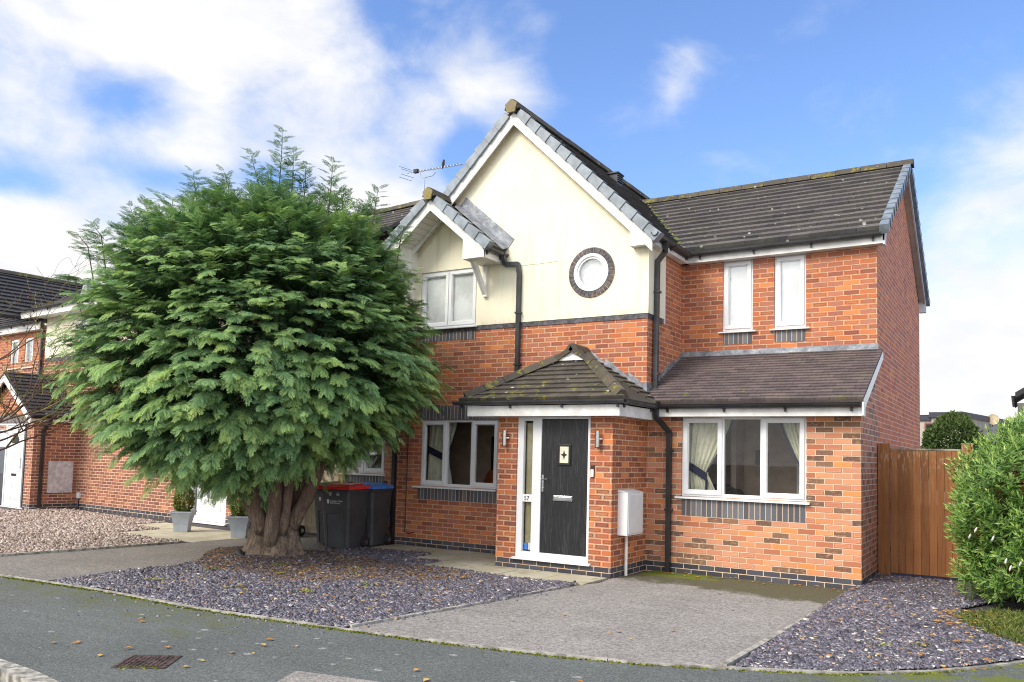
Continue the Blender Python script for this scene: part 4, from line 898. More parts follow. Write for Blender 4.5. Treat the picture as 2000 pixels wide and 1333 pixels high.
# meter box on porch side
mb = MB(); mb.box(-2.951, -2.80, -1.0, -0.46, .57, 1.155); mo = mb.build('meter_box', 'meter', house, bevel=.008)
mb = MB(); mb.box(-2.80, -2.79, -.975, -.485, .595, 1.13); mb.build('meter_door', 'meter', mo, bevel=.004)
MB().prism([(-2.951, -1.0, 1.157), (-2.951, -1.0, 1.19), (-2.80, -1.0, 1.157)], (0, .54, 0)).build('meter_top', 'meter', mo)
MB().tube([(-2.90, -.80, 0), (-2.90, -.80, .57)], .022, 10).build('meter_pipe', 'fascia', mo)
# ---------------- roofs
# fascias & barge boards
def fas(mb, x0, x1, y0, y1, z0, z1): mb.box(x0, x1, y0, y1, z0, z1)
OV = 0.13
mb = MB()
# main gable right eave fascia (faces +X) and box
mb.box(XR+OV-.02, XR+OV, -.15, YW-OV-.001, ZS, 4.965); mb.box(XR+.01, XR+OV-.021, -.15+.02, YW-OV, ZS, ZS+.012)
# wing fascia
mb.box(XR+OV, 0.12, YW-OV-.02, YW-OV, ZS, 4.985); mb.build('fascia', 'fascia', house)
mb = MB(); mb.box(XR+OV, 0.10, YW-OV+.001, YW, ZS-.002, ZS+.01); mb.build('soffit', 'soffit', house)
# barge boards of main gable
def barge(mb, xc, zt, sl, half, y0, y1, dep, x_from=None, x_to=None):
    for sg in (-1, 1):
        h = half if not hasattr(half, '__len__') else half[(sg+1)//2]
        xa, xb = xc, xc+sg*h; v = dep*math.sqrt(1+sl*sl)
        pts = [(xa, y0, zt), (xb, y0, zt-sl*h), (xb, y0, zt-sl*h-v), (xa, y0, zt-v)]
        if sg > 0: pts = pts[::-1]
        mb.prism(pts, (0, y1-y0, 0))
GY0, GY1 = -.165, -.145
mb = MB(); barge(mb, -5.32, 7.30, .97, 2.48, GY0, GY1, .150)
mb.prism([(-2.85, GY0-.003, ZS-.02), (-3.20, GY0-.003, ZS-.02), (-3.20, GY0-.003, ZB(-3.20)-.13), (-2.85, GY0-.003, ZB(-2.85)-.03)], (0, .02, 0))
mb.box(-3.20, -3.185, GY0+.02, YRn, ZS-.02, 5.1); mb.box(-3.19, -2.86, GY0+.02, YRn, ZS-.015, ZS)
mb.prism([(-7.79, GY0-.003, ZS-.02), (-7.79, GY0-.003, ZB(-7.79)-.03), (-7.44, GY0-.003, ZB(-7.44)-.13), (-7.44, GY0-.003, ZS-.02)], (0, .02, 0))
mb.build('bargeboard', 'fascia', house)
# soffit under main verge (slopes)
mb = MB()
for sg in (-1, 1):
    xa, xb = -5.32, -5.32+sg*2.4; o_ = .05
    mb.poly([(xa, GY1, 7.30-.06-o_), (xb, GY1, 7.24-.97*2.4-o_), (xb, YRn, 7.24-.97*2.4-o_), (xa, YRn, 7.24-o_)])
mb.build('verge_soffit', 'soffit', house)
SQ = math.sqrt(1+.97**2)
def slopeX(name, mat, xc, zr, sl, half, y0, y1, sg, gauge, tw, th, rs, moss=0.0):
    L = half*math.sqrt(1+sl*sl); S = Vector((0, 1, 0)) if sg > 0 else Vector((0, -1, 0)); T = Vector((-sg, 0, sl)).normalized()
    O = Vector((xc+sg*half, y0 if sg > 0 else y1, zr-sl*half)); W = y1-y0
    return roof_slope(name, mat, house, O, S, T, [(0, 0), (W, 0), (W, L), (0, L)], gauge, tw, th, rs, moss)
slopeX('roof', 'tile', -5.32, 7.36, .97, 2.52, -.16, 7.5, 1, .275, .33, .045, 1)
slopeX('roof', 'tile', -5.32, 7.36, .97, 2.52, -.16, 7.5, -1, .275, .33, .032, 2)
mb = MB(); ridge_run(mb, (-5.32, -.24, 7.455), (-5.32, 7.6, 7.455), rs=5, half=.14, drop=.12); mb.build('ridge', 'ridge', house)
mb = MB(); mb.prism([(-5.32+.115*math.cos(t)*1.05, -.26, 7.37+.125*math.sin(t)) for t in [math.pi/2+2*math.pi*k/5 for k in range(5)]], (0, .03, 0))
mb.a['tint'] = [.8]*len(mb.f); mb.a['edge'] = [1.0]*len(mb.f); mb.build('ridge_end_cap', 'ridgecap', house)
# dry verge caps
def verge_caps(mb, xc, zt, sl, half, y0, y1, hgt, n, sgs=(-1, 1), start=0.10):
    q = math.sqrt(1+sl*sl); L = half*q
    for sg in sgs:
        d = Vector((sg/q, 0, -sl/q)); nrm = Vector((sg*sl/q, 0, 1/q))
        A = Vector((xc, y0, zt))
        for k in range(n):
            s0 = start+(L-start)*k/n; s1 = start+(L-start)*(k+1)/n+.012; o0, o1 = 0.004, 0.024   # lower end stands prouder
            a, b = A+d*s0, A+d*s1
            pts = [a-nrm*.012, b-nrm*.012-nrm*.010, b-nrm*.022+nrm*0, a-nrm*.012]
            f0 = [a+nrm*(hgt+o0), b+nrm*(hgt+o1), b-nrm*.022, a-nrm*.008]
            out0, out1 = -.004, -.020
            P = [f0[0]+Vector((0, out0, 0)), f0[1]+Vector((0, out1, 0)), f0[2]+Vector((0, out1, 0)), f0[3]+Vector((0, out0, 0))]
            Qd = [Vector((p.x, y1, p.z)) for p in f0]
            if sg < 0: mb.hexa([*P, *Qd])
            else: mb.hexa([P[3], P[2], P[1], P[0], Qd[3], Qd[2], Qd[1], Qd[0]])
mb = MB(); verge_caps(mb, -5.32, 7.30, .97, 2.53, -.195, -.06, .115, 13); mb.build('verge', 'verge', house, bevel=.004)
# wing roof
def slopeY(name, mat, zr, yr, sl, half, x0, x1, sg, gauge, tw, th, rs, moss=0.0, parent=None, clip=None):
    """sg=-1: front slope (faces -Y)"""
    L = half*math.sqrt(1+sl*sl); S = Vector((1, 0, 0)) if sg < 0 else Vector((-1, 0, 0)); T = Vector((0, -sg, sl)).normalized()
    O = Vector((x0 if sg < 0 else x1, yr+sg*half, zr-sl*half)); W = x1-x0
    return roof_slope(name, mat, parent or house, O, S, T, clip or [(0, 0), (W, 0), (W, L), (0, L)], gauge, tw, th, rs, moss)
WZ, WY, WS, WH = 6.94, 4.41, .615, 3.11
slopeY('roof', 'tile', WZ, WY, WS, WH, -5.2, .17, -1, .262, .33, .048, 3)
slopeY('roof', 'tile', WZ, WY, WS, WH, -5.2, .17, 1, .262, .33, .036, 4)
mb = MB(); ridge_run(mb, (-5.0, WY, 7.01), (.21, WY, 7.01), rs=6); mb.build('ridge', 'ridge', house)
# wing verge caps (on X = .17 side) : profile along Y
def verge_capsY(mb, X0, X1, yr, zt, sl, half, hgt, n, sgs=(-1, 1), start=.1):
    q = math.sqrt(1+sl*sl); L = half*q
    for sg in sgs:
        d = Vector((0, sg/q, -sl/q)); nrm = Vector((0, sg*sl/q, 1/q)); A = Vector((X1, yr, zt))
        for k in range(n):
            s0 = start+(L-start)*k/n; s1 = start+(L-start)*(k+1)/n+.012; a, b = A+d*s0, A+d*s1
            f0 = [a+nrm*(hgt+.004), b+nrm*(hgt+.024), b-nrm*.022, a-nrm*.008]
            P = [f0[0]+Vector((.004, 0, 0)), f0[1]+Vector((.02, 0, 0)), f0[2]+Vector((.02, 0, 0)), f0[3]+Vector((.004, 0, 0))]; Qd = [Vector((X0, p.y, p.z)) for p in f0]
            if sg > 0: mb.hexa([*P, *Qd])
            else: mb.hexa([P[3], P[2], P[1], P[0], Qd[3], Qd[2], Qd[1], Qd[0]])
mb = MB(); verge_capsY(mb, .06, .17, WY, 6.89, WS, 3.13, .10, 13, (-1,)); mb.build('verge', 'verge', house, bevel=.004); mb = MB(); verge_capsY(mb, .06, .17, WY, 6.89, WS, 3.13, .10, 13, (1,)); mb.build('verge', 'verge', house, bevel=.004)
mb = MB()
for sg in (-1, 1):
    v = .13; pts = [(.10, WY, 6.89), (.10, WY+sg*3.09, 6.89-WS*3.09), (.10, WY+sg*3.09, 6.89-WS*3.09-v), (.10, WY, 6.89-v)]
    mb.prism(pts if sg > 0 else pts[::-1], (.022, 0, 0))
mb.box(.10, .124, WY-3.09, WY-3.09+.16, ZS-.02, 5.0); mb.box(.0, .124, YB-.0, YB+.12, ZS-.03, 5.0)
mb.build('bargeboard', 'greytrim', house)
mb = MB()
for sg in (-1, 1): mb.poly([(0, WY, 6.80), (.10, WY, 6.80), (.10, WY+sg*3.0, 6.80-WS*3.0), (0, WY+sg*3.0, 6.80-WS*3.0)])
mb.build('verge_soffit', 'soffit', house)
# vent on roof
mb = MB(); q = Vector((-5.02, 3.2, 7.08)); mb.box(q.x-.1, q.x+.1, q.y-.12, q.y+.12, 6.9, 7.22); mb.box(q.x-.13, q.x+.13, q.y-.15, q.y+.15, 7.22, 7.245)
for k in range(4): mb.box(q.x+.1, q.x+.125, q.y-.12, q.y+.12, 7.06+.04*k, 7.075+.04*k)
mb.build('roof_vent', 'blackfade', house)
# valley moss/lead
mb = MB(); 
for k in range(40):
    t = k/40+random.uniform(-.01, .01); y = 1.36+t*3.0; zz = 4.995+WS*(y-1.3)+.02; x = -5.32+(7.38-zz)/.97; r_ = random.uniform(.02, .06)
    mb.tube([(x-r_, y-.03, zz), (x+r_*.4, y+.02, zz+random.uniform(.02, .045)), (x+r_*1.4, y+.05, zz+.005)], [.01, .035, .01], 5)
mb.a['tint'] = [random.random() for _ in mb.f]
mb.build('moss', 'grassblade', house)
# small gable over the bedroom window
SX, SZ, SS, SH, SY = -6.66, 5.90, .83, 1.13, -.60
slopeX('dormer_roof', 'tile', SX, SZ+.06, SS, SH+.03, SY-.01, YRn-.002, 1, .26, .33, .032, 8, .4)
slopeX('dormer_roof', 'tile', SX, SZ+.06, SS, SH+.03, SY-.01, YRn-.002, -1, .26, .33, .032, 9, .4)
mb = MB(); ridge_run(mb, (SX, SY-.07, 6.05), (SX, YRn, 6.05), rs=9, half=.13, drop=.11); mb.build('dormer_ridge', 'ridge', house)
mb = MB(); mb.prism([(SX+.11*math.cos(t), SY-.09, 5.975+.12*math.sin(t)) for t in [math.pi/2+2*math.pi*k/5 for k in range(5)]], (0, .03, 0)); mb.a['tint'] = [.9]*len(mb.f); mb.a['edge'] = [1.0]*len(mb.f); mb.build('ridge_end_cap', 'ridgecap', house)
mb = MB(); verge_caps(mb, SX, SZ, SS, 1.17, SY-.035, SY+.09, .115, 5); mb.build('dormer_verge', 'verge', house, bevel=.004)
mb = MB(); barge(mb, SX, SZ, SS, 1.12, SY, SY+.02, .145)
for sg in (-1, 1):
    a, b = SX+sg*.70, SX+sg*1.12; zz = lambda x: SZ-SS*abs(x-SX)
    pts = [(b, SY-.003, 4.80), (a, SY-.003, 4.80), (a, SY-.003, zz(a)-.13), (b, SY-.003, zz(b)-.03)]
    mb.prism(pts if sg > 0 else pts[::-1], (0, .02, 0))
    mb.box(min(b, b-sg*.02), max(b, b-sg*.02), SY+.018, YRn, 4.80, 4.97); mb.box(min(a, a+sg*.015), max(a, a+sg*.015), SY+.018, YRn, 4.80, 5.2)
mb.build('dormer_bargeboard', 'fascia', house)
for sg in (-1, 1):
    mb = MB(); a, b = SX+sg*.70, SX+sg*1.12; mb.box(min(a, b)+.015, max(a, b)-.02, SY+.018, YRn, 4.803, 4.812)
    mb.build('dormer_soffit', 'soffitslat', house); mb = MB(); mb.poly([(SX, SY+.02, SZ-.10), (SX+sg*.72, SY+.02, SZ-.10-SS*.72), (SX+sg*.72, YRn, SZ-.10-SS*.72), (SX, YRn, SZ-.10)])
    mb.build('dormer_soffit', 'soffitslat', house)
# brackets
for sg in (-1, 1):
    x = SX+sg*.79; mb = MB(); mb.box(x-.035, x+.035, YRn-.06, YRn, 4.27, 4.80)
    mb.hexa([(x-.033, YRn-.06, 4.30), (x+.033, YRn-.06, 4.30), (x+.033, YRn-.02, 4.36), (x-.033, YRn-.02, 4.36), (x-.033, YRn-.46, 4.80), (x+.033, YRn-.46, 4.80), (x+.033, YRn-.34, 4.80), (x-.033, YRn-.34, 4.80)])
    mb.build('bracket', 'fascia', house)
# lead flashings
mb = MB()
a0, a1 = Vector((-6.44, YRn-.012, 5.92)), Vector((-5.44, YRn-.012, 5.07))
nrm = Vector((.64, 0, .77))
mb.prism([a0-nrm*.05, a1-nrm*.05, a1+nrm*.17, a0+nrm*.17], (0, .008, 0))
mb.hexa([a0-nrm*.04+Vector((0, -.13, -.03)), a1-nrm*.04+Vector((0, -.13, -.03)), a1-nrm*.02, a0-nrm*.02, a0-nrm*.03+Vector((0, -.13, -.01)), a1-nrm*.03+Vector((0, -.13, -.01)), a1-nrm*.0, a0-nrm*.0])
mb.build('lead_flashing', 'lead', house); mb = MB()
mb.box(XR+.01, .012, YW-.010, YW-.002, 3.22, 3.385)
mb.hexa([(XR+.01, YW-.12, 3.215), (.05, YW-.12, 3.215), (.05, YW-.01, 3.27), (XR+.01, YW-.01, 3.27), (XR+.01, YW-.12, 3.228), (.05, YW-.12, 3.228), (.05, YW-.01, 3.283), (XR+.01, YW-.01, 3.283)])
mb.build('lead_flashing', 'lead', house); mb = MB()
LZ = lambda y: 2.45+.475*(y+.30)
pts_n = 11
for k in range(pts_n):
    ya, yb = YW*k/pts_n, YW*(k+1)/pts_n; top = math.ceil((LZ(yb)+.055)/.075)*.075
    mb.prism([(XR+.002, ya, LZ(ya)-.02), (XR+.002, yb, LZ(yb)-.02), (XR+.002, yb, top), (XR+.002, ya, top-.075+.0)], (.006, 0, 0))
mb.build('lead_flashing', 'lead', house); mb = MB()
PZ = lambda x: 2.42+.60*(-2.65-x)
n_ = 10
for k in range(n_):
    xa, xb = -2.97-.96*k/n_, -2.97-.96*(k+1)/n_; top = math.ceil((PZ(xb)+.075)/.075)*.075
    mb.prism([(xa, -.008, PZ(xa)-.02), (xa, -.008, top-.075), (xb, -.008, top), (xb, -.008, PZ(xb)-.02)], (0, .006, 0))
mb.box(-3.0, -2.955, -.014, .10, 2.50, 2.76)
mb.build('lead_flashing', 'lead', house)
# porch roof: hip with gablet
PY = YP-.30; px0, px1, pxc = -5.32, -2.65, -3.985; pe = 2.42; ps = .60
q_ = math.sqrt(1+ps*ps); half = (px1-px0)/2
# front slope: from eave Y=PY up; hips at 45deg in plan
gy = 1.06   # horizontal run before the gablet
Lf = gy*q_
roof_slope('porch_roof', 'tileporch', house, (px0, PY, pe), (1, 0, 0), Vector((0, 1, ps)), [(0, 0), (px1-px0, 0), (px1-px0-gy, Lf), (gy, Lf)], .150, .165, .028, 21, 1.0)
Lh = half*q_
# left slope (faces -X): S along -Y direction from wall to front
roof_slope('porch_roof', 'tileporch', house, (px0, 0, pe), (0, -1, 0), Vector((1, 0, ps)), [(0, 0), (-PY, 0), (-PY-gy, Lf), (-PY-gy, Lh), (0, Lh)], .150, .165, .028, 22, 1.0)
roof_slope('porch_roof', 'tileporch', house, (px1, PY, pe), (0, 1, 0), Vector((-1, 0, ps)), [(0, 0), (-PY, 0), (-PY, Lh), (gy, Lh), (gy, Lf)], .150, .165, .028, 23, 1.0)
zr_ = pe+half*ps
mb = MB(); ridge_run(mb, (pxc, PY+gy-.05, zr_+.075), (pxc, -.01, zr_+.075), rs=12, half=.12, drop=.085, seg=.4); mb.build('porch_ridge', 'ridge', house)
for x0_, sg in ((px0, 1), (px1, -1)):
    mb = MB(); ridge_run(mb, (x0_+sg*.06, PY+.06, pe+.075), (x0_+sg*(gy+.02), PY+gy+.02, pe+ps*gy+.10), rs=14+sg, half=.10, drop=.06, seg=.33); mb.build('porch_hip', 'ridge', house)
gz = pe+ps*gy; gh = half-gy
mb = MB(); mb.prism([(pxc-gh+.12, PY+gy-.03, gz+.075), (pxc+gh-.12, PY+gy-.03, gz+.075), (pxc, PY+gy-.03, zr_-.0)], (0, .02, 0)); mb.box(pxc-gh-.02, pxc+gh+.02, PY+gy-.05, PY+gy+.02, gz+.02, gz+.072); mb.build('gablet', 'fascia', house)
for sg in (-1, 1):
    mb = MB(); A_ = Vector((pxc, PY+gy-.08, zr_+.07)); B_ = Vector((pxc+sg*(gh+.04), PY+gy-.08, gz+.05)); d_ = (B_-A_); n2_ = Vector((sg*.5, 0, .86))
    mb.hexa([A_-n2_*.07, B_-n2_*.07, B_-n2_*.07+Vector((0, .12, 0)), A_-n2_*.07+Vector((0, .12, 0)), A_, B_, B_+Vector((0, .12, 0)), A_+Vector((0, .12, 0))]); mb.a['tint'] = [.4]*6; mb.a['edge'] = [.6]*6
    mb.build('gablet_tile', 'ridge', house)
mb = MB(); yf = YP-.22
mb.box(-5.21, -2.76, yf, yf+.02, 2.185, 2.335); mb.box(-2.78, -2.76, yf+.02, -.02, 2.185, 2.335); mb.box(-5.21, -5.19, yf+.02, 0, 2.185, 2.335)
mb.box(-2.76, -.0, -.225, -.205, 2.235, 2.355)
mb.build('fascia', 'fascia', house)
mb = MB(); mb.box(-5.19, -2.78, yf+.02, YP, 2.19, 2.20); mb.box(-5.19, -4.794, YP, 0, 2.19, 2.20); mb.box(-2.951, -2.78, YP, -.02, 2.19, 2.20); mb.box(-2.76, 0, -.205, 0, 2.238, 2.248); mb.build('soffit', 'soffit', house)
# lean-to roofs
Lq = 1.775*math.sqrt(1+.475**2)
roof_slope('extension_roof', 'tilelean', house, (-3.0, -.30, 2.45), (1, 0, 0), Vector((0, 1, .475)), [(0.12, 0), (3.075, 0), (3.075, Lq), (0.03, Lq), (.03, .30)], .112, .165, .020, 31, .8)
roof_slope('annex_roof', 'tilelean', house, (-9.2, -.28, 2.45), (1, 0, 0), Vector((0, 1, .475)), [(0, 0), (1.5, 0), (1.5, .33), (0, .33)], .112, .165, .014, 32)
mb = MB(); mb.prism([(.055, -.28, 2.245), (.055, -.28, 2.44), (.055, YW, 3.27), (.055, YW, 3.15), (.055, -.12, 2.36)], (.022, 0, 0)); mb.box(0, .055, -.225, -.205, 2.235, 2.355); mb.box(0, .055, -.205, 0, 2.238, 2.36); mb.build('bargeboard', 'white', house)
mb = MB(); mb.box(-2.7, .05, -.26, -.235, 2.405, 2.44); mb.build('eaves_strip', 'fascia', house)
# gutters
mb = MB(); gutter(mb, (XR+OV, -.24, 4.955), (XR+OV, YW-OV, 4.955), (1, 0, 0)); gutter(mb, (XR+OV+.10, YW-OV-.02, 4.965), (.09, YW-OV-.02, 4.965), (0, -1, 0))
mb.build('gutter', 'blackfade', house)
mb = MB(); gutter(mb, (SX+1.12, SY-.05, 4.95), (SX+1.12, YRn, 4.95), (1, 0, 0)); mb.build('dormer_gutter', 'blackfade', house)
mb = MB(); gutter(mb, (-5.42, yf, 2.40), (-2.66, yf, 2.40), (0, -1, 0)); gutter(mb, (-2.76, yf, 2.40), (-2.76, -.22, 2.40), (1, 0, 0)); mb.build('porch_gutter', 'blackfade', house)
mb = MB(); gutter(mb, (-2.66, -.228, 2.395), (.045, -.228, 2.395), (0, -1, 0)); mb.build('extension_gutter', 'black', house)
# downpipes
def sqpipe(mb, P, w_=.033):
    P = [Vector(p) for p in P]
    for a, b in zip(P[:-1], P[1:]):
        d = (b-a).normalized(); ref = Vector((0, 1, 0)) if abs(d.y) < .9 else Vector((1, 0, 0)); s = d.cross(ref).normalized(); t = s.cross(d)
        mb.hexa([a-s*w_-t*w_-d*.01, a+s*w_-t*w_-d*.01, a+s*w_+t*w_-d*.01, a-s*w_+t*w_-d*.01, b-s*w_-t*w_+d*.01, b+s*w_-t*w_+d*.01, b+s*w_+t*w_+d*.01, b-s*w_+t*w_+d*.01])
def clips(mb, x, y, zs, dx=.05, face='Y'):
    for z in zs:
        if face == 'Y': mb.box(x-dx, x+dx, y-.045, y+.05, z-.015, z+.015)
        else: mb.box(x-.045, x+.05, y-dx, y+dx, z-.015, z+.015)
mb = MB(); sqpipe(mb, [(SX+1.18, -.12, 4.90), (SX+1.19, -.07, 4.78), (-5.22, -.075, 4.76), (-5.195, -.06, 4.60), (-5.195, -.055, 2.95)]); clips(mb, -5.195, -.055, (3.95, 3.1)); mb.build('downpipe', 'blackfade', house)
mb = MB(); sqpipe(mb, [(XR+OV+.055, .22, 4.90), (XR+OV+.05, .22, 4.76), (XR+.06, .22, 4.62), (XR+.06, .20, 2.70), (XR+.10, .12, 2.62)]); clips(mb, XR+.06, .22, (4.15, 2.9), face='X'); mb.build('downpipe', 'blackfade', house)
mb = MB(); sqpipe(mb, [(-2.70, -.28, 2.35), (-2.70, -.26, 2.22), (-2.58, -.055, 2.02), (-2.58, -.05, .02)]); clips(mb, -2.58, -.05, (1.75, .9)); mb.build('downpipe', 'black', house)
mb = MB(); sqpipe(mb, [(-7.70, -.055, 4.75), (-7.70, -.055, .02)]); clips(mb, -7.70, -.055, (1.9, 3.4)); mb.tube([(-7.44, -.012, 2.2), (-7.45, -.012, .25), (-7.36, -.012, .22), (-7.25, -.012, .25)], .008, 6); mb.build('downpipe', 'black', house)

# ================================================================== WHEELED BINS
def make_bin(label, lid, loc, rz, prints=False, dots=False):
    b = thing('wheeled_bin', label, 'wheeled bin', loc, rz, 'wheeled bins')
    W0, W1, D0, D1, H = .235, .285, .24, .345, .98      # half widths bottom/top, depth
    m = MB(); n = 4
    def ring_(z):
        t = z/H; wv = W0+(W1-W0)*t; f = -(D0+(D1-D0)*t)*1.0; r = D0+(D1-D0)*t*0.75; c = .035
        return [(-wv+c, f, z), (wv-c, f, z), (wv, f+c, z), (wv, r-c, z), (wv-c, r, z), (-wv+c, r, z), (-wv, r-c, z), (-wv, f+c, z)]
    zs = [0.02, .3, .62, H]; rings = [ring_(z) for z in zs]
    i0 = len(m.v)
    for r_ in rings: m.v += r_
    for k in range(len(rings)-1):
        for q in range(8):
            if q == 0 and k in (0, 1): pass
            m.f.append([i0+k*8+q, i0+k*8+(q+1) % 8, i0+(k+1)*8+(q+1) % 8, i0+(k+1)*8+q])
    m.f.append([i0+q for q in reversed(range(8))]); m.f.append([i0+24+q for q in range(8)])
    o = m.build('body', 'bin', b, bevel=.008)
    # raised frame round the lower front panel
    def fy_(z): return -(D0+(D1-D0)*z/H)-.006
    m = MB()
    for (xa, xb, za, zb) in ((-.175, -.155, .05, .60), (.155, .175, .05, .60), (-.175, .175, .585, .605)):
        m.hexa([(xa, fy_(za)-.006, za), (xb, fy_(za)-.006, za), (xb, fy_(za)+.02, za), (xa, fy_(za)+.02, za), (xa, fy_(zb)-.006, zb), (xb, fy_(zb)-.006, zb), (xb, fy_(zb)+.02, zb), (xa, fy_(zb)+.02, zb)])
    m.build('panel_rib', 'bin', o, bevel=.006)
    m = MB(); m.box(-W1-.02, W1+.02, -D1-.03, D1*.75+.02, H-.045, H+.0); m.build('rim', 'bin', b, bevel=.01)
    m = MB(); y0, y1 = -D1-.04, D1*.75+.03; z = H+.003
    m.hexa([(-W1-.03, y0, z), (W1+.03, y0, z), (W1+.03, y1, z), (-W1-.03, y1, z), (-W1-.02, y0+.015, z+.045), (W1+.02, y0+.015, z+.045), (W1+.02, y1, z+.06), (-W1-.02, y1, z+.06)])
    lo = m.build('lid', lid, b, bevel=.01)
    m = MB(); m.hexa([(-W1+.04, y0+.10, z+.045), (W1-.04, y0+.10, z+.045), (W1-.04, y1-.08, z+.05), (-W1+.04, y1-.08, z+.05), (-W1+.09, y0+.17, z+.075), (W1-.09, y0+.17, z+.075), (W1-.09, y1-.10, z+.095), (-W1+.09, y1-.10, z+.095)])
    m.build('lid_top', lid, lo, bevel=.008)
    m = MB(); m.tube([(-W1, D1*.75+.06, H+.02), (W1, D1*.75+.06, H+.02)], .016, 8)
    for x in (-W1+.02, 0, W1-.02): m.box(x-.02, x+.02, D1*.75, D1*.75+.06, H-.01, H+.03)
    m.build('handle', 'bin', b)
    for s in (-1, 1):
        x = s*(W0+.0); m = MB(); m.tube([(x, D0-.02, .10), (x+s*.055, D0-.02, .10)], .10, 20); wh = m.build('wheel', 'rubber', b, bevel=.01)
        m = MB(); m.tube([(x+s*.05, D0-.02, .10), (x+s*.062, D0-.02, .10)], .042, 14); m.build('hub', 'steel', wh)
    if prints:
        rt = Matrix.Rotation(math.atan((D1-D0)/H), 3, 'X') @ FRONT
        zt = .78; text_mesh('printed_name', 'Cheshire West\nand Chester', .040, 'decal', b, (-.085, fy_(zt)-.003, zt), rt, align='LEFT', spacing=.85)
        m = MB(); sh = [(-.145, .815), (-.10, .815), (-.10, .765), (-.1225, .735), (-.145, .765)]
        m.prism([(x, fy_(z)-.001, z) for x, z in sh][::-1], (0, -.003, 0)); m.build('shield', 'decal', b)
    if dots:
        for x in (-.075, .075):
            m = MB(); zc = .905
            for k in range(20):
                a0, a1 = 2*math.pi*k/20, 2*math.pi*(k+1)/20
                m.prism([(x+r*math.cos(a), fy_(zc)-.001, zc+r*math.sin(a)) for r, a in ((.021, a0), (.028, a0), (.028, a1), (.021, a1))], (0, -.003, 0))
            m.box(x-.012, x+.008, fy_(zc)-.004, fy_(zc)-.001, zc-.004, zc+.004); m.prism([(x+.014, fy_(zc)-.004, zc), (x+.002, fy_(zc)-.004, zc+.012), (x+.002, fy_(zc)-.004, zc-.012)], (0, .003, 0))
            m.build('arrow_mark', 'decal', b)
    return b
make_bin('charcoal wheeled bin with bright red lid, in front of the others', 'redlid', (-7.90, -1.04, .012), R(9), True, True)
make_bin('charcoal wheeled bin with blue lid, between the red-lidded bin and the house corner', 'bluelid', (-7.90, -.45, .012), R(9), False, False)
make_bin('charcoal wheeled bin with black lid, left of the red-lidded bin', 'bin', (-8.46, -.66, .012), R(9), True, False)
make_bin('dark wheeled bin half hidden between the tree trunk and the cream gate', 'bin', (-10.02, -.45, .012), R(5), False, False)

# ================================================================== CREAM GATE
g = thing('garden_gate', 'cream painted boarded gate between the two houses behind the bins', 'gate', (-9.9, 0.05, 0), worldframe=True)
for k in range(9):
    x = -10.55+k*.155; MB().box(x, x+.148, .05, .075, .16, 1.72).build('board', 'creamwood', g, bevel=.004)
mb = MB(); mb.box(-10.6, -9.13, .035, .05, .06, .20); mb.build('bottom_rail', 'creamwood', g); MB().box(-10.6, -9.13, .035, .08, 1.72, 1.80).build('top_rail', 'creamwood', g)
for x in (-10.68, -9.16): MB().box(x, x+.08, .03, .10, 0, 1.85).build('post', 'creamwood', g)

# ================================================================== BROWN SIDE GATE
g = thing('side_gate', 'brown stained boarded wooden gate between the house wall and the flowering bush', 'gate', (.6, 1.42, .05), worldframe=True)
def tinted(o, v):
    at = o.data.attributes.new('tint', 'FLOAT', 'FACE'); at.data.foreach_set('value', [v]*len(o.data.polygons)); return o
tinted(MB().box(.012, .165, 1.36, 1.46, .0, 1.93).build('post', 'gatewood', g, bevel=.004), .35)
tinted(MB().box(1.065, 1.20, 1.36, 1.48, .0, 1.945).build('post', 'gatewood', g, bevel=.004), .2)
xs = .172
for k in range(9):
    w_ = .097+random.uniform(-.006, .006); x1 = min(1.062, xs+w_)
    tinted(MB().box(xs+.0015, x1-.0015, 1.395+random.uniform(-.002, .002), 1.415, .115, 1.835).build('board', 'gatewood', g, bevel=.003), random.random()*.9); xs = x1
tinted(MB().box(.17, 1.063, 1.388, 1.422, 1.837, 1.862).build('capping', 'plank', g, bevel=.003), .1)
for z in (.4, 1.0, 1.6): tinted(MB().box(.17, 1.063, 1.416, 1.45, z, z+.09).build('rail', 'gatewood', g), .5)
f = thing('fence', 'brown boarded fence continuing behind the flowering bush', 'fence', (2.4, 1.45, .05), worldframe=True)
for k in range(18):
    x = 1.205+k*.15; tinted(MB().box(x, x+.146, 1.41, 1.43, .1, 1.83).build('board', 'gatewood', f), random.random())
for x in (2.5, 3.8): tinted(MB().box(x, x+.1, 1.43, 1.53, 0, 1.9).build('post', 'gatewood', f), .3)

# ================================================================== NEIGHBOURING HOUSE (left)
nh = thing('neighbouring_house', 'red brick neighbouring house on the left with white front door and dark tiled roofs', 'house', (-18.6, .6, 0), R(-4.5))
house_keep = house; house = nh
mb = MB(); wall(mb, 0, 6.95, -.2, 3.90, [(4.98, 6.32, .07, 2.2)], fy(0)); mb.poly([(6.95, 0, -.2), (6.95, 6, -.2), (6.95, 6, 5.2), (6.95, 0, 5.2)]); mb.poly([(-8, 0, 2.0), (0, 0, 2.0), (0, 0, 3.9), (-8, 0, 3.9)]); mb.build('front_wall', 'brickold', nh)
mb = MB(); wall(mb, -8, -2.12, 3.9, 4.85, [(-4.3, -3.78, 3.9, 4.58), (-3.4, -2.9, 3.9, 4.58)], fy(0)); mb.build('upper_wall', 'brick', nh)
mb = MB(); wall(mb, 6.95, 8.3, 2.3, 5.2, [], fy(0.4)); mb.build('link_wall', 'brick', nh)
mb = MB(); wall(mb, -2.12, 6.95, 3.93, 5.02, [(-.42, 1.0, 3.98, 4.86)], fy(-.02)); mb.poly([(-2.12, -.02, 3.93), (-2.12, .5, 3.93), (-2.12, .5, 5.02), (-2.12, -.02, 5.02)]); mb.build('render', 'render', nh)
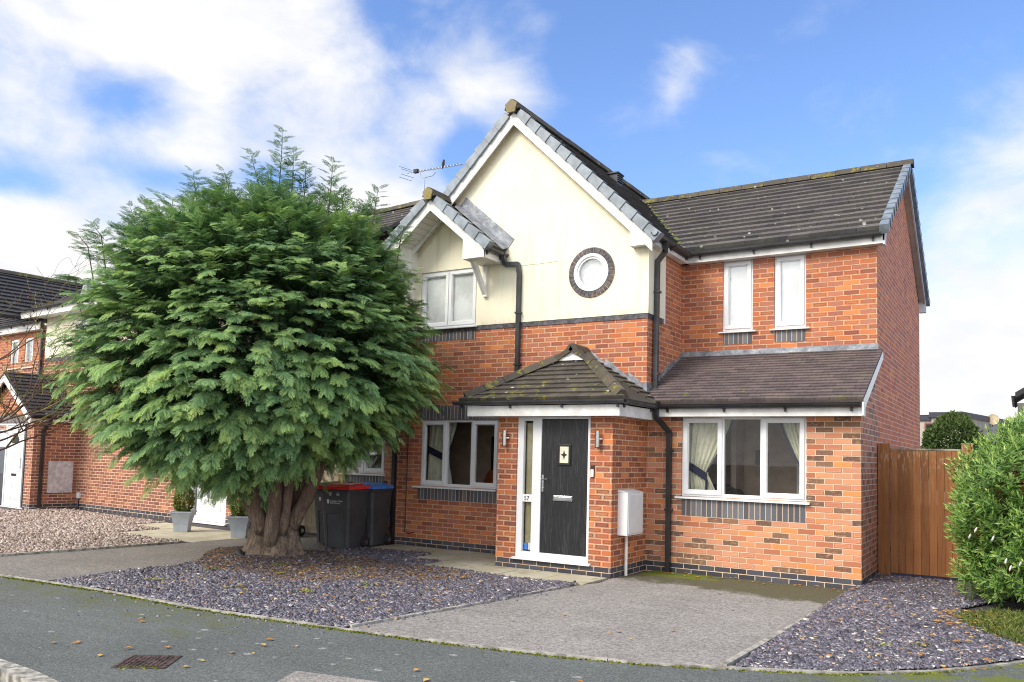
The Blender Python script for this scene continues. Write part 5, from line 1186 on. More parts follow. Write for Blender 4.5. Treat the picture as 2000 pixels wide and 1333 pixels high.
MB().box(-2.12, 6.95, -.012, 0, 3.83, 3.93).build('dark_brick_course', 'bluebrick', nh)
MB().box(-5.5, -1.9, .15, .17, 3.5, 4.8).build('blind', 'blind', nh)
for a, b in ((-4.3, -3.78), (-3.4, -2.9)): window(nh, a, b, 3.74, 4.58, 0, [(1, True)], 'glassup', fr=.045)
window(nh, -.42, 1.0, 3.98, 4.86, -.02, [(1, True), (1, False), (1, True)], 'glassup')
MB().box(-.6, 1.2, .12, .13, 3.9, 5).build('blind', 'blind', nh)
# porch of the neighbour
mb = MB(); wall(mb, -2.9, 0, -.2, 2.25, [(-2.2, -.36, -.06, 2.14)], fy(-1.1)); wall(mb, -1.1, 0, -.2, 2.25, [], fx(0)); mb.build('porch_wall', 'brickold', nh)
mb = MB(); mb.prism([(-2.9, -1.1, 2.25), (0, -1.1, 2.25), (-1.45, -1.1, 3.22)], (0, .05, 0)); mb.build('porch_gable', 'brickporch', nh)
MB().box(-2.5, -.1, -1.106, -1.1, 2.14, 2.34).build('soldier_course', 'soldier', nh)
mb = MB()
for sg in (-1, 1):
    pts = [(-1.45, -1.27, 3.36), (-1.45+sg*1.62, -1.27, 3.36-.69*1.62), (-1.45+sg*1.62, -1.27, 3.36-.69*1.62-.17), (-1.45, -1.27, 3.18)]
    mb.prism(pts if sg < 0 else pts[::-1], (0, .03, 0))
mb.build('bargeboard', 'fascia', nh)
mb = MB(); mb.box(.12, .14, -1.24, .0, 2.16, 2.30); mb.box(0, .12, -1.24, 0, 2.17, 2.18); mb.build('fascia', 'fascia', nh)
def slX(name, mat, xc, zr, sl, half, y0, y1, sg, gauge, tw, th, rs):
    L = half*math.sqrt(1+sl*sl); S = (0, 1, 0) if sg > 0 else (0, -1, 0)
    O = (xc+sg*half, y0 if sg > 0 else y1, zr-sl*half); W = y1-y0
    return roof_slope(name, mat, nh, O, S, Vector((-sg, 0, sl)), [(0, 0), (W, 0), (W, L), (0, L)], gauge, tw, th, rs)
slX('porch_roof', 'tiledark', -1.45, 3.42, .69, 1.66, -1.26, -.005, 1, .16, .3, .03, 41); slX('porch_roof', 'tiledark', -1.45, 3.42, .69, 1.66, -1.26, -.005, -1, .16, .3, .03, 42)
mb = MB(); gutter(mb, (.15, -1.26, 2.32), (.15, 0, 2.32), (1, 0, 0)); mb.build('gutter', 'black', nh)
mb = MB(); sqpipe(mb, [(.2, -.80, 2.26), (.19, -.82, 2.15), (.06, -.90, 1.95), (.05, -.90, -.05)]); mb.build('downpipe', 'black', nh)
mb = MB(); sqpipe(mb, [(-2.2, -.12, 4.95), (-2.26, -.06, 4.7), (-2.26, -.06, 3.3)]); mb.build('downpipe', 'blackfade', nh)
mb = MB(); mb.prism([(0, -.72, .42), (0, -.72, 1.19), (0, -.12, 1.19), (0, -.12, .42)][::-1], (.03, 0, 0)); mx_ = mb.build('meter_box', 'metergrey', nh)
mb = MB(); mb.box(.03, .036, -.68, -.16, .47, 1.15); mb.build('meter_door', 'metergrey', mx_, bevel=.004)
mb = MB(); mb.box(.12, .24, -.05, 0, .28, .42); jb = mb.build('junction_box', 'meter', nh); mb = MB(); mb.tube([(.18, -.02, .28), (.18, -.02, .0)], .012, 6); mb.build('cable', 'black', jb)
# white panelled front door with fanlight
mb = MB(); mb.box(-2.2, -.36, -1.06, -1.0, -.06, .02); mb.box(-2.2, -2.13, -1.06, -1.0, .02, 2.14); mb.box(-.36-.07, -.36, -1.06, -1.0, .02, 2.14); mb.box(-2.2, -.36, -1.06, -1.0, 2.07, 2.14); mb.box(-1.62, -1.55, -1.06, -1.0, .02, 2.07); mb.box(-.66, -.60, -1.06, -1.0, .02, 2.07)
dd = mb.build('front_door', 'white', nh)
MB().box(-1.55, -.66, -1.045, -1.01, .03, 2.06).build('door_leaf', 'white', dd)
mb = MB(); mb.prism([(-1.08+.20*math.cos(t), -1.05, 1.62+.23*math.sin(t)) for t in [math.pi*k/14 for k in range(15)]], (0, .006, 0)); mb.build('fanlight', 'ink', dd)
mb = MB()
for a, b, c, d in ((-1.42, -1.15, .22, .72), (-1.03, -.76, .22, .72), (-1.42, -1.15, .92, 1.45), (-1.03, -.76, .92, 1.45)):
    mb.box(a, b, -1.055, -1.045, c, d)
mb.build('door_panel', 'white', dd, bevel=.006)
MB().box(-1.2, -.93, -1.055, -1.044, .80, .86).build('letter_plate', 'ink', dd); MB().box(-.72, -.70, -1.07, -1.044, 1.0, 1.25).build('handle', 'steel', dd)
MB().box(-.60, -.43, -1.03, -1.024, .04, 2.05).build('pane', 'ink', dd); MB().box(-2.25, -.30, -1.15, -1.05, -.10, -.06).build('sill', 'white', dd)
# white patio door on the front wall
mb = MB(); mb.box(4.98, 6.32, .02, .08, .07, .17); mb.box(4.98, 5.08, .02, .08, .17, 2.2); mb.box(6.22, 6.32, .02, .08, .17, 2.2); mb.box(5.08, 6.22, .02, .08, 2.1, 2.2); mb.box(5.24, 5.40, .02, .08, .17, 2.1)
pd = mb.build('side_door', 'white', nh); MB().box(5.40, 6.22, .03, .07, .17, 2.1).build('door_leaf', 'white', pd)
mb = MB(); mb.box(5.52, 6.10, .022, .03, .30, .95); mb.build('door_panel', 'white', pd, bevel=.006); MB().box(5.08, 5.24, .05, .056, .17, 2.1).build('pane', 'glass', pd)
MB().prism([(4.88, -.06, .02), (4.88, -.06, .05), (4.88, .03, .07), (4.88, .03, .02)], (1.5, 0, 0)).build('sill', 'white', pd)
MB().poly([(4.9, .5, 0), (6.5, .5, 0), (6.5, .5, 2.3), (4.9, .5, 2.3)])
mb = MB(); mb.poly([(4.9, .5, 0), (6.5, .5, 0), (6.5, .5, 2.3), (4.9, .5, 2.3)]); mb.build('room', 'roomdark', nh)
# roofs of the neighbour
def slY(name, mat, zr, yr, sl, half, x0, x1, sg, gauge, tw, th, rs):
    L = half*math.sqrt(1+sl*sl); S = (1, 0, 0) if sg < 0 else (-1, 0, 0); W = x1-x0
    return roof_slope(name, mat, nh, (x0 if sg < 0 else x1, yr+sg*half, zr-sl*half), S, Vector((0, -sg, sl)), [(0, 0), (W, 0), (W, L), (0, L)], gauge, tw, th, rs)
slY('roof', 'tile', 7.2, 3.0, .62, 3.2, 1.0, 9.3, -1, .265, .33, .036, 51); slY('roof', 'tile', 7.2, 3.0, .62, 3.2, 1.0, 9.3, 1, .265, .33, .036, 52)
mb = MB(); ridge_run(mb, (1.0, 3.0, 7.27), (9.3, 3.0, 7.27), rs=33); mb.build('ridge', 'ridge', nh)
slY('roof', 'tile', 6.4, 2.0, .50, 2.35, -2.85, 1.0, -1, .265, .33, .036, 53)
mb = MB(); mb.poly([(-2.9, .5, 5.0), (-2.9, 2.0, 6.3), (-2.9, 2.0, 5.0)]); mb.build('verge_wall', 'render', nh); mb = MB(); mb.poly([(1.0, -.2, 5.1), (1.0, 3.0, 7.1), (1.0, 3.0, 5.0)]); mb.build('verge_wall', 'render', nh)
slY('roof', 'tiledark', 6.0, 1.6, .62, 1.75, -8, -2.3, -1, .265, .33, .036, 54)
slX('roof', 'tiledark', -6.0, 6.78, .56, 3.1, -.9, 6.0, 1, .30, .33, .05, 55)
mb = MB(); ridge_run(mb, (-6.0, -.9, 6.86), (-6.0, 6.0, 6.86), rs=35); mb.build('ridge', 'ridge', nh)
mb = MB(); mb.box(-8, -2.2, -.17, -.15, 4.72, 4.93); mb.box(-8, -2.2, -.15, 0, 4.72, 4.73); mb.box(-2.9, 1.2, -.37, -.35, 5.02, 5.22); mb.box(-2.9, 1.2, -.35, 0, 5.02, 5.03); mb.box(-2.92, -2.9, -.37, 0.3, 5.02, 5.22); mb.build('fascia', 'fascia', nh)
mb = MB(); gutter(mb, (-3.05, -.37, 5.24), (1.2, -.37, 5.24), (0, -1, 0)); gutter(mb, (-8, -.17, 4.95), (-2.2, -.17, 4.95), (0, -1, 0)); mb.build('gutter', 'blackfade', nh)
mb = MB(); mb.hexa([(-1.5, .5, 5.65), (-1.1, .5, 5.65), (-1.1, .8, 5.85), (-1.5, .8, 5.85), (-1.38, .55, 6.05), (-1.2, .55, 6.1), (-1.2, .7, 6.15), (-1.38, .7, 6.1)]); mb.build('lead_cover', 'lead', nh)
house = house_keep
# television aerial on the neighbour's roof
ar = thing('television_aerial', 'thin grey television aerial on a mast above the small gable roof', 'aerial', (-10.77, 4.4, 6.9), worldframe=True)
MB().tube([(-10.77, 4.4, 6.3), (-10.77, 4.4, 8.47)], .018, 8).build('mast', 'steel', ar)
A_ = Vector((-11.32, 4.4, 8.665)); B_ = Vector((-9.60, 4.4, 8.62)); d_ = (B_-A_)
mb = MB(); mb.tube([A_, B_], .007, 6); bo = mb.build('boom', 'steel', ar)
mb = MB()
for k in range(15): p = A_+d_*(.20+.8*k/15); mb.tube([p+Vector((-.04, -.07, .0)), p+Vector((.04, .07, .0))], .004, 5); mb.box(p.x-.012, p.x+.012, p.y-.012, p.y+.012, p.z-.015, p.z+.015)
mb.build('elements', 'steel', ar)
mb = MB()
for s in (1, -1):
    for q in (1, 3): mb.tube([A_+Vector((-.02-.03*q, -.2, s*(.03+.035*q))), A_+Vector((.08-.03*q, .2, s*(.03+.035*q)))], .006, 5)
mb.build('reflector', 'steel', ar)
MB().box(A_.x+.22, A_.x+.34, 4.36, 4.44, 8.63, 8.72).build('dipole_box', 'ink', ar)
mb = MB(); mb.tube([A_+d_*.23, A_+d_*.25+Vector((0, 0, -.13)), A_+d_*.30+Vector((0, 0, -.19)), A_+d_*.47+Vector((0, 0, -.17)), A_+d_*.52+Vector((0, 0, -.10)), A_+d_*.53], .008, 6); mb.build('brace', 'steel', ar)
# bird on the aerial
bd = thing('bird', 'small dark bird perched upright on the television aerial', 'bird', (-10.20, 4.4, 8.64), worldframe=True)
mb = MB(); mb.tube([(-10.215, 4.4, 8.60), (-10.21, 4.4, 8.66), (-10.205, 4.4, 8.70), (-10.195, 4.4, 8.76), (-10.19, 4.4, 8.785), (-10.185, 4.4, 8.81), (-10.18, 4.4, 8.83)], [.008, .025, .038, .036, .026, .026, .008], 10); mb.build('body', 'bird', bd, smooth=True)
MB().tube([(-10.18, 4.4, 8.805), (-10.14, 4.39, 8.80)], [.008, .002], 6).build('beak', 'ink', bd)

# ================================================================== PLANTERS
def planter(loc, rz, label, plabel, size=1.0, seed=0):
    t = thing('planter', label, 'planter', loc, rz, 'grey planters beside the white door')
    a, b, h = .125*size, .195*size, .37*size; m = MB(); prof = [(0, a), (.35, a*1.08), (.7, a*1.28), (1, b)]
    rings = [[(-s, -s, z*h), (s, -s, z*h), (s, s, z*h), (-s, s, z*h)] for z, s in prof]; i0 = 0
    for r_ in rings: m.v += r_
    for k in range(3):
        for q in range(4): m.f.append([k*4+q, k*4+(q+1) % 4, (k+1)*4+(q+1) % 4, (k+1)*4+q])
    m.f.append([3, 2, 1, 0]); m.f.append([12, 13, 14, 15]); m.build('pot', 'planter', t)
    s = b+.012; m = MB(); m.box(-s, s, -s, -s+.03, h-.005, h+.02); m.box(-s, s, s-.03, s, h-.005, h+.02); m.box(-s, -s+.03, -s+.03, s-.03, h-.005, h+.02); m.box(s-.03, s, -s+.03, s-.03, h-.005, h+.02); m.build('rim', 'planter', t)
    m = MB(); m.box(-s+.03, s-.03, -s+.03, s-.03, h, h+.008); m.build('soil', 'soil', t)
    leafball('potted_conifer', (loc[0], loc[1], loc[2]+h+.24*size), (.17, .17, .27), 2600, .045, 'goldleaf', plabel, 'conifer', seed, 'conifers in the grey planters')
def leafball(name, c, rad, n, ls, mat, label, cat, seed, group=None, trunkmat='bark', rough=.2, up=.3, squash=2.0):
    rg = np.random.default_rng(seed); d = rg.normal(size=(n, 3)); d /= np.linalg.norm(d, axis=1)[:, None]
    p = squash; nrm = (np.abs(d)**p).sum(1)**(1/p); d2 = d/nrm[:, None]
    ph = rg.uniform(0, 6, 6); lump = 1+rough*.5*np.sin(d[:, 0]*5+ph[0])*np.sin(d[:, 2]*6+ph[1])+rough*.4*np.sin(d[:, 1]*9+ph[2])*np.cos(d[:, 0]*8+ph[3])
    r = rg.uniform(.55, 1.0, n)**.35*lump; P = d2*r[:, None]*np.array(rad)+np.array(c)
    a = d*.8+rg.normal(0, .55, (n, 3)); a[:, 2] += up; a /= np.linalg.norm(a, axis=1)[:, None]
    b = np.cross(a, rg.normal(size=(n, 3))); b /= np.linalg.norm(b, axis=1)[:, None]
    s = ls*rg.uniform(.6, 1.3, n)[:, None]
    V = np.stack([P, P+a*s*.5+b*s*.28, P+a*s, P+a*s*.5-b*s*.28], 1).reshape(-1, 3); F = np.arange(n*4).reshape(-1, 4)
    tint = np.clip(.15+.6*r/r.max()*rg.uniform(.5, 1.2, n)+.15*(d[:, 2]), 0, 1)
    e = thing(name, label, cat, (c[0], c[1], c[2]-rad[2]), group=group, worldframe=True)
    mass('foliage', V, F, mat, {'tint': tint}, e)
    m = MB(); m.tube([(c[0], c[1], c[2]-rad[2]-.0), (c[0], c[1], c[2]), (c[0]+.01, c[1], c[2]+rad[2]*.7)], [rad[0]*.12+.005, rad[0]*.09, .004], 7); m.build('trunk', trunkmat, e)
    return e
planter((-11.95, -1.18, .012), R(38), 'light grey tapered planter left of the white side door', 'yellow-green conifer in the grey planter left of the white side door', 1.0, 61)
planter((-10.40, -1.12, .012), R(40), 'grey tapered planter by the tree trunk, right of the white side door', 'golden conifer in the grey planter beside the tree trunk', 1.0, 62)
MB().box(-9.75, -9.2, -1.28, -1.12, .01, .10).build('timber_block', 'plank', None, label='short grey timber block lying on the neighbour drive behind the tree trunk', category='timber')

# ================================================================== CYPRESS
def make_frond(rg, npair=9):
    """flat fern-like spray in the xy plane, axis +x, unit length"""
    V = []; F = []; T = []
    def kite(p, d, L, w, z0, tip):
        d = np.array(d)/np.linalg.norm(d); e = np.array((-d[1], d[0])); i = len(V)
        for s, o in ((0, w*.35), (.5, w), (1, 0), (.5, -w)):
            q = np.array(p)+d*L*s+e*o; r2 = q[0]**2*.22+q[1]**2*.55; V.append((q[0], q[1], z0-r2))
        F.append((i, i+1, i+2, i+3)); T.append(tip)
    kite((0, 0), (1, 0), 1.0, .016, .004, .1)
    for k in range(npair):
        t = .08+.84*k/npair; env = (.40*(1-t)**.8+.07)*(1.0 if k else .8)
        for s in (-1, 1):
            L = env*rg.uniform(.8, 1.2); an = R(rg.uniform(36, 50)); d = (math.cos(an), s*math.sin(an))
            p0 = (t+rg.uniform(-.02, .02), 0); kite(p0, d, L, .0165, rg.uniform(-.02, .02), .15+t*.6)
            if L > .16:
                for u in (.30, .55, .78):
                    an2 = an-R(36); kite((p0[0]+d[0]*L*u, d[1]*L*u), (math.cos(an2), s*math.sin(an2)), L*.36*(1.15-u*.4), .0125, rg.uniform(-.012, .012), .3+t*.5)
                    if u < .7: an3 = an+R(32); kite((p0[0]+d[0]*L*(u+.08), d[1]*L*(u+.08)), (math.cos(an3), s*math.sin(an3)), L*.30, .0115, 0, .3+t*.5)
    return np.array(V), np.array(F), np.array(T)
rgp = np.random.default_rng(77)
FR = [make_frond(rgp) for _ in range(5)]
def build_fronds(name, pos, dirs, ups, size, tint, parent, mat='cypress'):
    dirs = dirs/np.linalg.norm(dirs, axis=1)[:, None]
    m = ups-dirs*(ups*dirs).sum(1)[:, None]; m /= np.linalg.norm(m, axis=1)[:, None]+1e-9; e = np.cross(m, dirs)
    VV = []; FF = []; TT = []; base = 0; n = len(pos); which = np.arange(n) % len(FR)
    for k, (V, F, T) in enumerate(FR):
        ix = np.where(which == k)[0]
        if not len(ix): continue
        W = pos[ix][:, None]+size[ix][:, None, None]*(V[None, :, 0:1]*dirs[ix][:, None]+V[None, :, 1:2]*e[ix][:, None]+V[None, :, 2:3]*m[ix][:, None])
        VV.append(W.reshape(-1, 3)); FF.append((F[None]+base+(np.arange(len(ix))*len(V))[:, None, None]).reshape(-1, 4)); base += len(ix)*len(V)
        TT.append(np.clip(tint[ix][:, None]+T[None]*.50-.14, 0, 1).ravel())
    return mass(name, np.concatenate(VV), np.concatenate(FF), mat, {'tint': np.concatenate(TT)}, parent)
tree = thing('cypress_tree', 'large rounded cypress tree with fern-like blue-green sprays and a thick pale trunk', 'tree', (-7.72, -2.72, 0), worldframe=True)
CC = np.array([-7.96, -2.85, 3.05]); LATV = np.array([.85, .526, 0]); DEPV = np.array([-.526, .85, 0])
def crown_r(d):
    """d unit in (lat, dep, z) -> distance to the envelope"""
    lo = d[:, 2] < 0
    ax_ = np.where(d[:, 0] < 0, np.where(lo, 2.40, 2.46), np.where(lo, 2.46, 2.34)); az_ = np.where(lo, np.where(d[:, 0] > 0, 1.62+.36*np.clip(1-d[:, 0]/.5, 0, 1), 1.86+.12*np.clip(1+d[:, 0]/.5, 0, 1)), 2.26)
    a = np.abs(d[:, 0])/ax_; b = np.abs(d[:, 1])/2.30; c = np.abs(d[:, 2])/az_
    p = np.where(lo, np.where(d[:, 0] > 0, 2.3, 2.9), 2.4); q = (a**p+b**p+c**p)**(-1/p)
    lump = 1+.035*np.sin(d[:, 0]*7+1.3)*np.cos(d[:, 2]*6+.4)+.03*np.sin(d[:, 1]*9+d[:, 2]*7)+.02*np.sin(d[:, 0]*17+d[:, 2]*13)
    return q*lump
rc = np.random.default_rng(2024)
NC = 2700
k_ = np.arange(NC)+.5; ph = np.arccos(1-2*k_/NC); th = np.pi*(1+5**.5)*k_
dl = np.stack([np.cos(th)*np.sin(ph), np.sin(th)*np.sin(ph), np.cos(ph)], 1)+rc.normal(0, .035, (NC, 3)); dl /= np.linalg.norm(dl, axis=1)[:, None]
RR = crown_r(dl); toworld = lambda q: q[:, 0:1]*LATV+q[:, 1:2]*DEPV+q[:, 2:3]*np.array([0, 0, 1.0])
outd = toworld(dl/np.array([2.58**2, 2.3**2, 2.1**2])*6); outd /= np.linalg.norm(outd, axis=1)[:, None]
rf = rc.uniform(.80, .93, NC); basep = CC+toworld(dl)*(RR*rf)[:, None]
L_ = RR*rc.uniform(.11, .20, NC)*1.0
pos = []; dr = []; up = []; sz = []; tn = []; bz = []
UPV = np.array([0, 0, 1.0])
for i in range(NC):
    oh = outd[i]*np.array([1, 1, .45 if outd[i][2] < 0 else .9]); oh /= np.linalg.norm(oh); a = oh+UPV*rc.uniform(.0, .42)+rc.normal(0, .22, 3); a /= np.linalg.norm(a)
    side = np.cross(a, UPV); side /= np.linalg.norm(side)+1e-6; L = L_[i]; droop = rc.uniform(.35, .85); t0 = np.clip(rc.normal(.50, .15), .15, .85)
    if rc.random() < .03: t0 += .22
    nf = rc.integers(11, 15)
    for j in range(nf):
        t = (j+.5)/nf; p = basep[i]+a*L*t-UPV*L*droop*t*t*.55; s = 1 if j % 2 else -1
        tang = a-UPV*droop*t*1.1; tang /= np.linalg.norm(tang)
        if j == nf-1: d = tang
        else: d = tang*.80+side*s*rc.uniform(.45, .85)*(1-.25*t)-UPV*.12
        d = d+rc.normal(0, .12, 3)
        pos.append(p); dr.append(d); up.append(UPV*.75+outd[i]*.60+rc.normal(0, .25, 3)); sz.append(rc.uniform(.14, .23)*(1.08-.30*t)); tn.append(t0+rc.normal(0, .07)+.10*t)
# inner fill so that the crown is dense
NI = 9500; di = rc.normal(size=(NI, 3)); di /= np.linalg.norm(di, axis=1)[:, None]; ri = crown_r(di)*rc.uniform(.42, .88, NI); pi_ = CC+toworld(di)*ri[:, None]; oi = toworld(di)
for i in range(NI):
    pos.append(pi_[i]); dr.append(oi[i]+rc.normal(0, .5, 3)); up.append(UPV+rc.normal(0, .4, 3)); sz.append(.34); tn.append(rc.uniform(.03, .20))  # dark tints paint the shade of the gaps between outer sprays
# leaders standing above the crown
LEAD = []
for (p0_, p1_) in [((-7.72, -2.89, 5.09), (-7.62, -2.93, 6.39)), ((-7.44, -2.72, 5.17), (-7.38, -2.74, 5.96)), ((-7.94, -3.03, 5.16), (-8.13, -3.22, 6.16)), ((-7.81, -2.94, 5.16), (-7.89, -3.05, 5.86)), ((-7.11, -2.52, 5.18), (-7.02, -2.53, 6.02)), ((-6.98, -2.43, 5.11), (-7.11, -2.54, 5.55)), ((-8.83, -3.56, 4.98), (-8.87, -3.66, 5.83)), ((-8.93, -3.63, 4.98), (-8.72, -3.55, 5.66)), ((-6.72, -2.26, 5.04), (-6.66, -2.25, 5.37)), ((-6.56, -2.15, 4.97), (-6.44, -2.13, 5.57)), ((-8.43, -3.33, 5.14), (-8.57, -3.46, 5.67)), ((-9.36, -3.88, 4.81), (-9.40, -3.95, 5.31)), ((-9.61, -4.03, 4.72), (-9.74, -4.16, 5.32)), ((-8.23, -3.21, 5.23), (-8.34, -3.32, 5.69)), ((-7.54, -2.78, 5.09), (-7.48, -2.82, 6.10)), ((-7.31, -2.63, 5.10), (-7.21, -2.60, 5.55)), ((-9.96, -4.21, 4.33), (-10.25, -4.43, 4.77)), ((-10.09, -4.27, 4.01), (-10.35, -4.44, 4.12)), ((-9.16, -3.77, 4.97), (-9.10, -3.76, 5.39)), ((-6.26, -1.95, 4.75), (-6.14, -1.90, 5.06)), ((-6.85, -2.35, 5.11), (-6.90, -2.41, 5.50)), ((-7.38, -2.66, 4.94), (-7.73, -2.94, 5.74)), ((-9.06, -3.70, 4.89), (-9.29, -3.86, 5.13)), ((-9.76, -4.10, 4.49), (-10.01, -4.29, 4.88))]:
    b0, b1 = Vector(p0_), Vector(p1_); off = Vector(DEPV)*rc.uniform(-.5, .35); b0 += off; b1 += off*.8; LEAD.append((b0, b1))
    Ln = (b1-b0).length; nf = int(Ln/.036)+6; ax = np.array((b1-b0).normalized())
    for j in range(nf):
        t = (j+.5)/nf; p = np.array(b0.lerp(b1, t))+ax*0; an = j*2.4+rc.normal(0, .4); h = np.array([math.cos(an), math.sin(an), 0.])
        d = h*.85+ax*rc.uniform(.35, .8)-UPV*.1*t; pos.append(p); dr.append(d); up.append(UPV*1.0+h*-.3+rc.normal(0, .15, 3)); sz.append(rc.uniform(.28, .42)*(1-.70*t)+.05); tn.append(rc.normal(.45, .12))
pos, dr, up = np.array(pos), np.array(dr), np.array(up); sz, tn = np.array(sz), np.array(tn)
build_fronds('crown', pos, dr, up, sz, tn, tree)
# trunk
mb = MB(); NS = 40; NZ = 26; i0 = 0; ctr = Vector((-7.70, -2.74, 0))
lobes = [(.3, .13), (1.5, .10), (2.6, .15), (3.7, .11), (4.6, .14), (5.6, .12)]
for j in range(NZ):
    z = -.05+1.0*j/(NZ-1); fl = math.exp(-max(0, z)/.16); base = .315+.17*fl+.015*math.sin(z*9)-.34*max(0, (z-.48))
    for q in range(NS):
        a = 2*math.pi*q/NS; r_ = base
        for la, am in lobes: r_ += am*(.30+.75*fl)*math.exp(-((math.atan2(math.sin(a-la-.25*z), math.cos(a-la-.25*z)))/.30)**2)
        r_ += .018*math.sin(a*17+z*3+math.sin(z*11))+.006*math.sin(a*31-z*5)
        lean = -.05*z
        mb.v.append((ctr.x+r_*math.cos(a)*1.02+lean*.6, ctr.y+r_*math.sin(a)*.9+lean*.2, z))
for j in range(NZ-1):
    for q in range(NS): mb.f.append([j*NS+q, j*NS+(q+1) % NS, (j+1)*NS+(q+1) % NS, (j+1)*NS+q])
mb.f.append([(NZ-1)*NS+q for q in range(NS)])
LV, DV = Vector(LATV), Vector(DEPV)
for (l0, d0, z0, l1, d1, z1, r0, r1) in [(-.20, -.05, .45, -.56, -.3, 1.9, .115, .08), (-.10, -.26, .38, -.34, -.55, 1.9, .115, .085), (.03, -.33, .22, .09, -.62, 2.1, .105, .085), (.17, -.26, .35, .30, -.5, 2.0, .075, .06), (.24, -.05, .42, .84, -.25, 1.75, .115, .08), (.15, .15, .5, .45, .4, 2.4, .12, .08), (-.1, .2, .5, -.3, .5, 3.4, .12, .07), (-.3, .1, .5, -1.2, .3, 2.2, .10, .05), (.0, .0, .6, .1, .1, 4.6, .12, .03)]:
    z0 += .04; A_, B_ = ctr+LV*l0+DV*d0+Vector((0, 0, z0)), ctr+LV*l1+DV*d1+Vector((0, 0, z1)); P = []; Rr = []
    for k in range(14):
        t = k/13; w_ = math.sin(t*math.pi)*.08; q = A_.lerp(B_, t)+LV*(w_*(1 if l1 > 0 else -1)*(1-t)*1.2)+DV*(-.05*math.sin(t*3)); q.z = z0+(z1-z0)*(t**.85)
        P.append(q+Vector((random.uniform(-.008, .008), random.uniform(-.008, .008), 0))); Rr.append((r0*(1-t)+r1*t)*(1+.06*math.sin(k*1.9)))
    mb.tube(P, Rr, 14, True)
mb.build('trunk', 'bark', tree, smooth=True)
mb = MB()
for (b0, b1) in LEAD: mb.tube([b0-Vector((0, 0, .5)), b0.lerp(b1, .5)+Vector((.01, .01, 0)), b1], [.012, .008, .002], 5)
for k in range(26):
    d = dl[k*57 % NC]; e_ = CC+toworld(dl[[k*57 % NC]])[0]*RR[k*57 % NC]*.82; s_ = ctr+Vector((0, 0, 1.6+.06*k)); mb.tube([s_, (Vector(e_)+s_)*.5-Vector((0, 0, .05)), Vector(e_)], [.045, .03, .008], 6)
mb.build('branches', 'bark', tree)
# black sheet at the foot of the trunk
mb = MB(); P = [(-8.14, -3.0, .06), (-8.02, -3.13, .10), (-7.86, -3.22, .09), (-7.72, -3.27, .05)]; mb.tube(P, [.03, .065, .055, .03], 7); mb.build('plastic_sheet', 'rubber', None, smooth=True, label='crumpled black plastic sheet at the foot of the cypress trunk', category='plastic sheet')

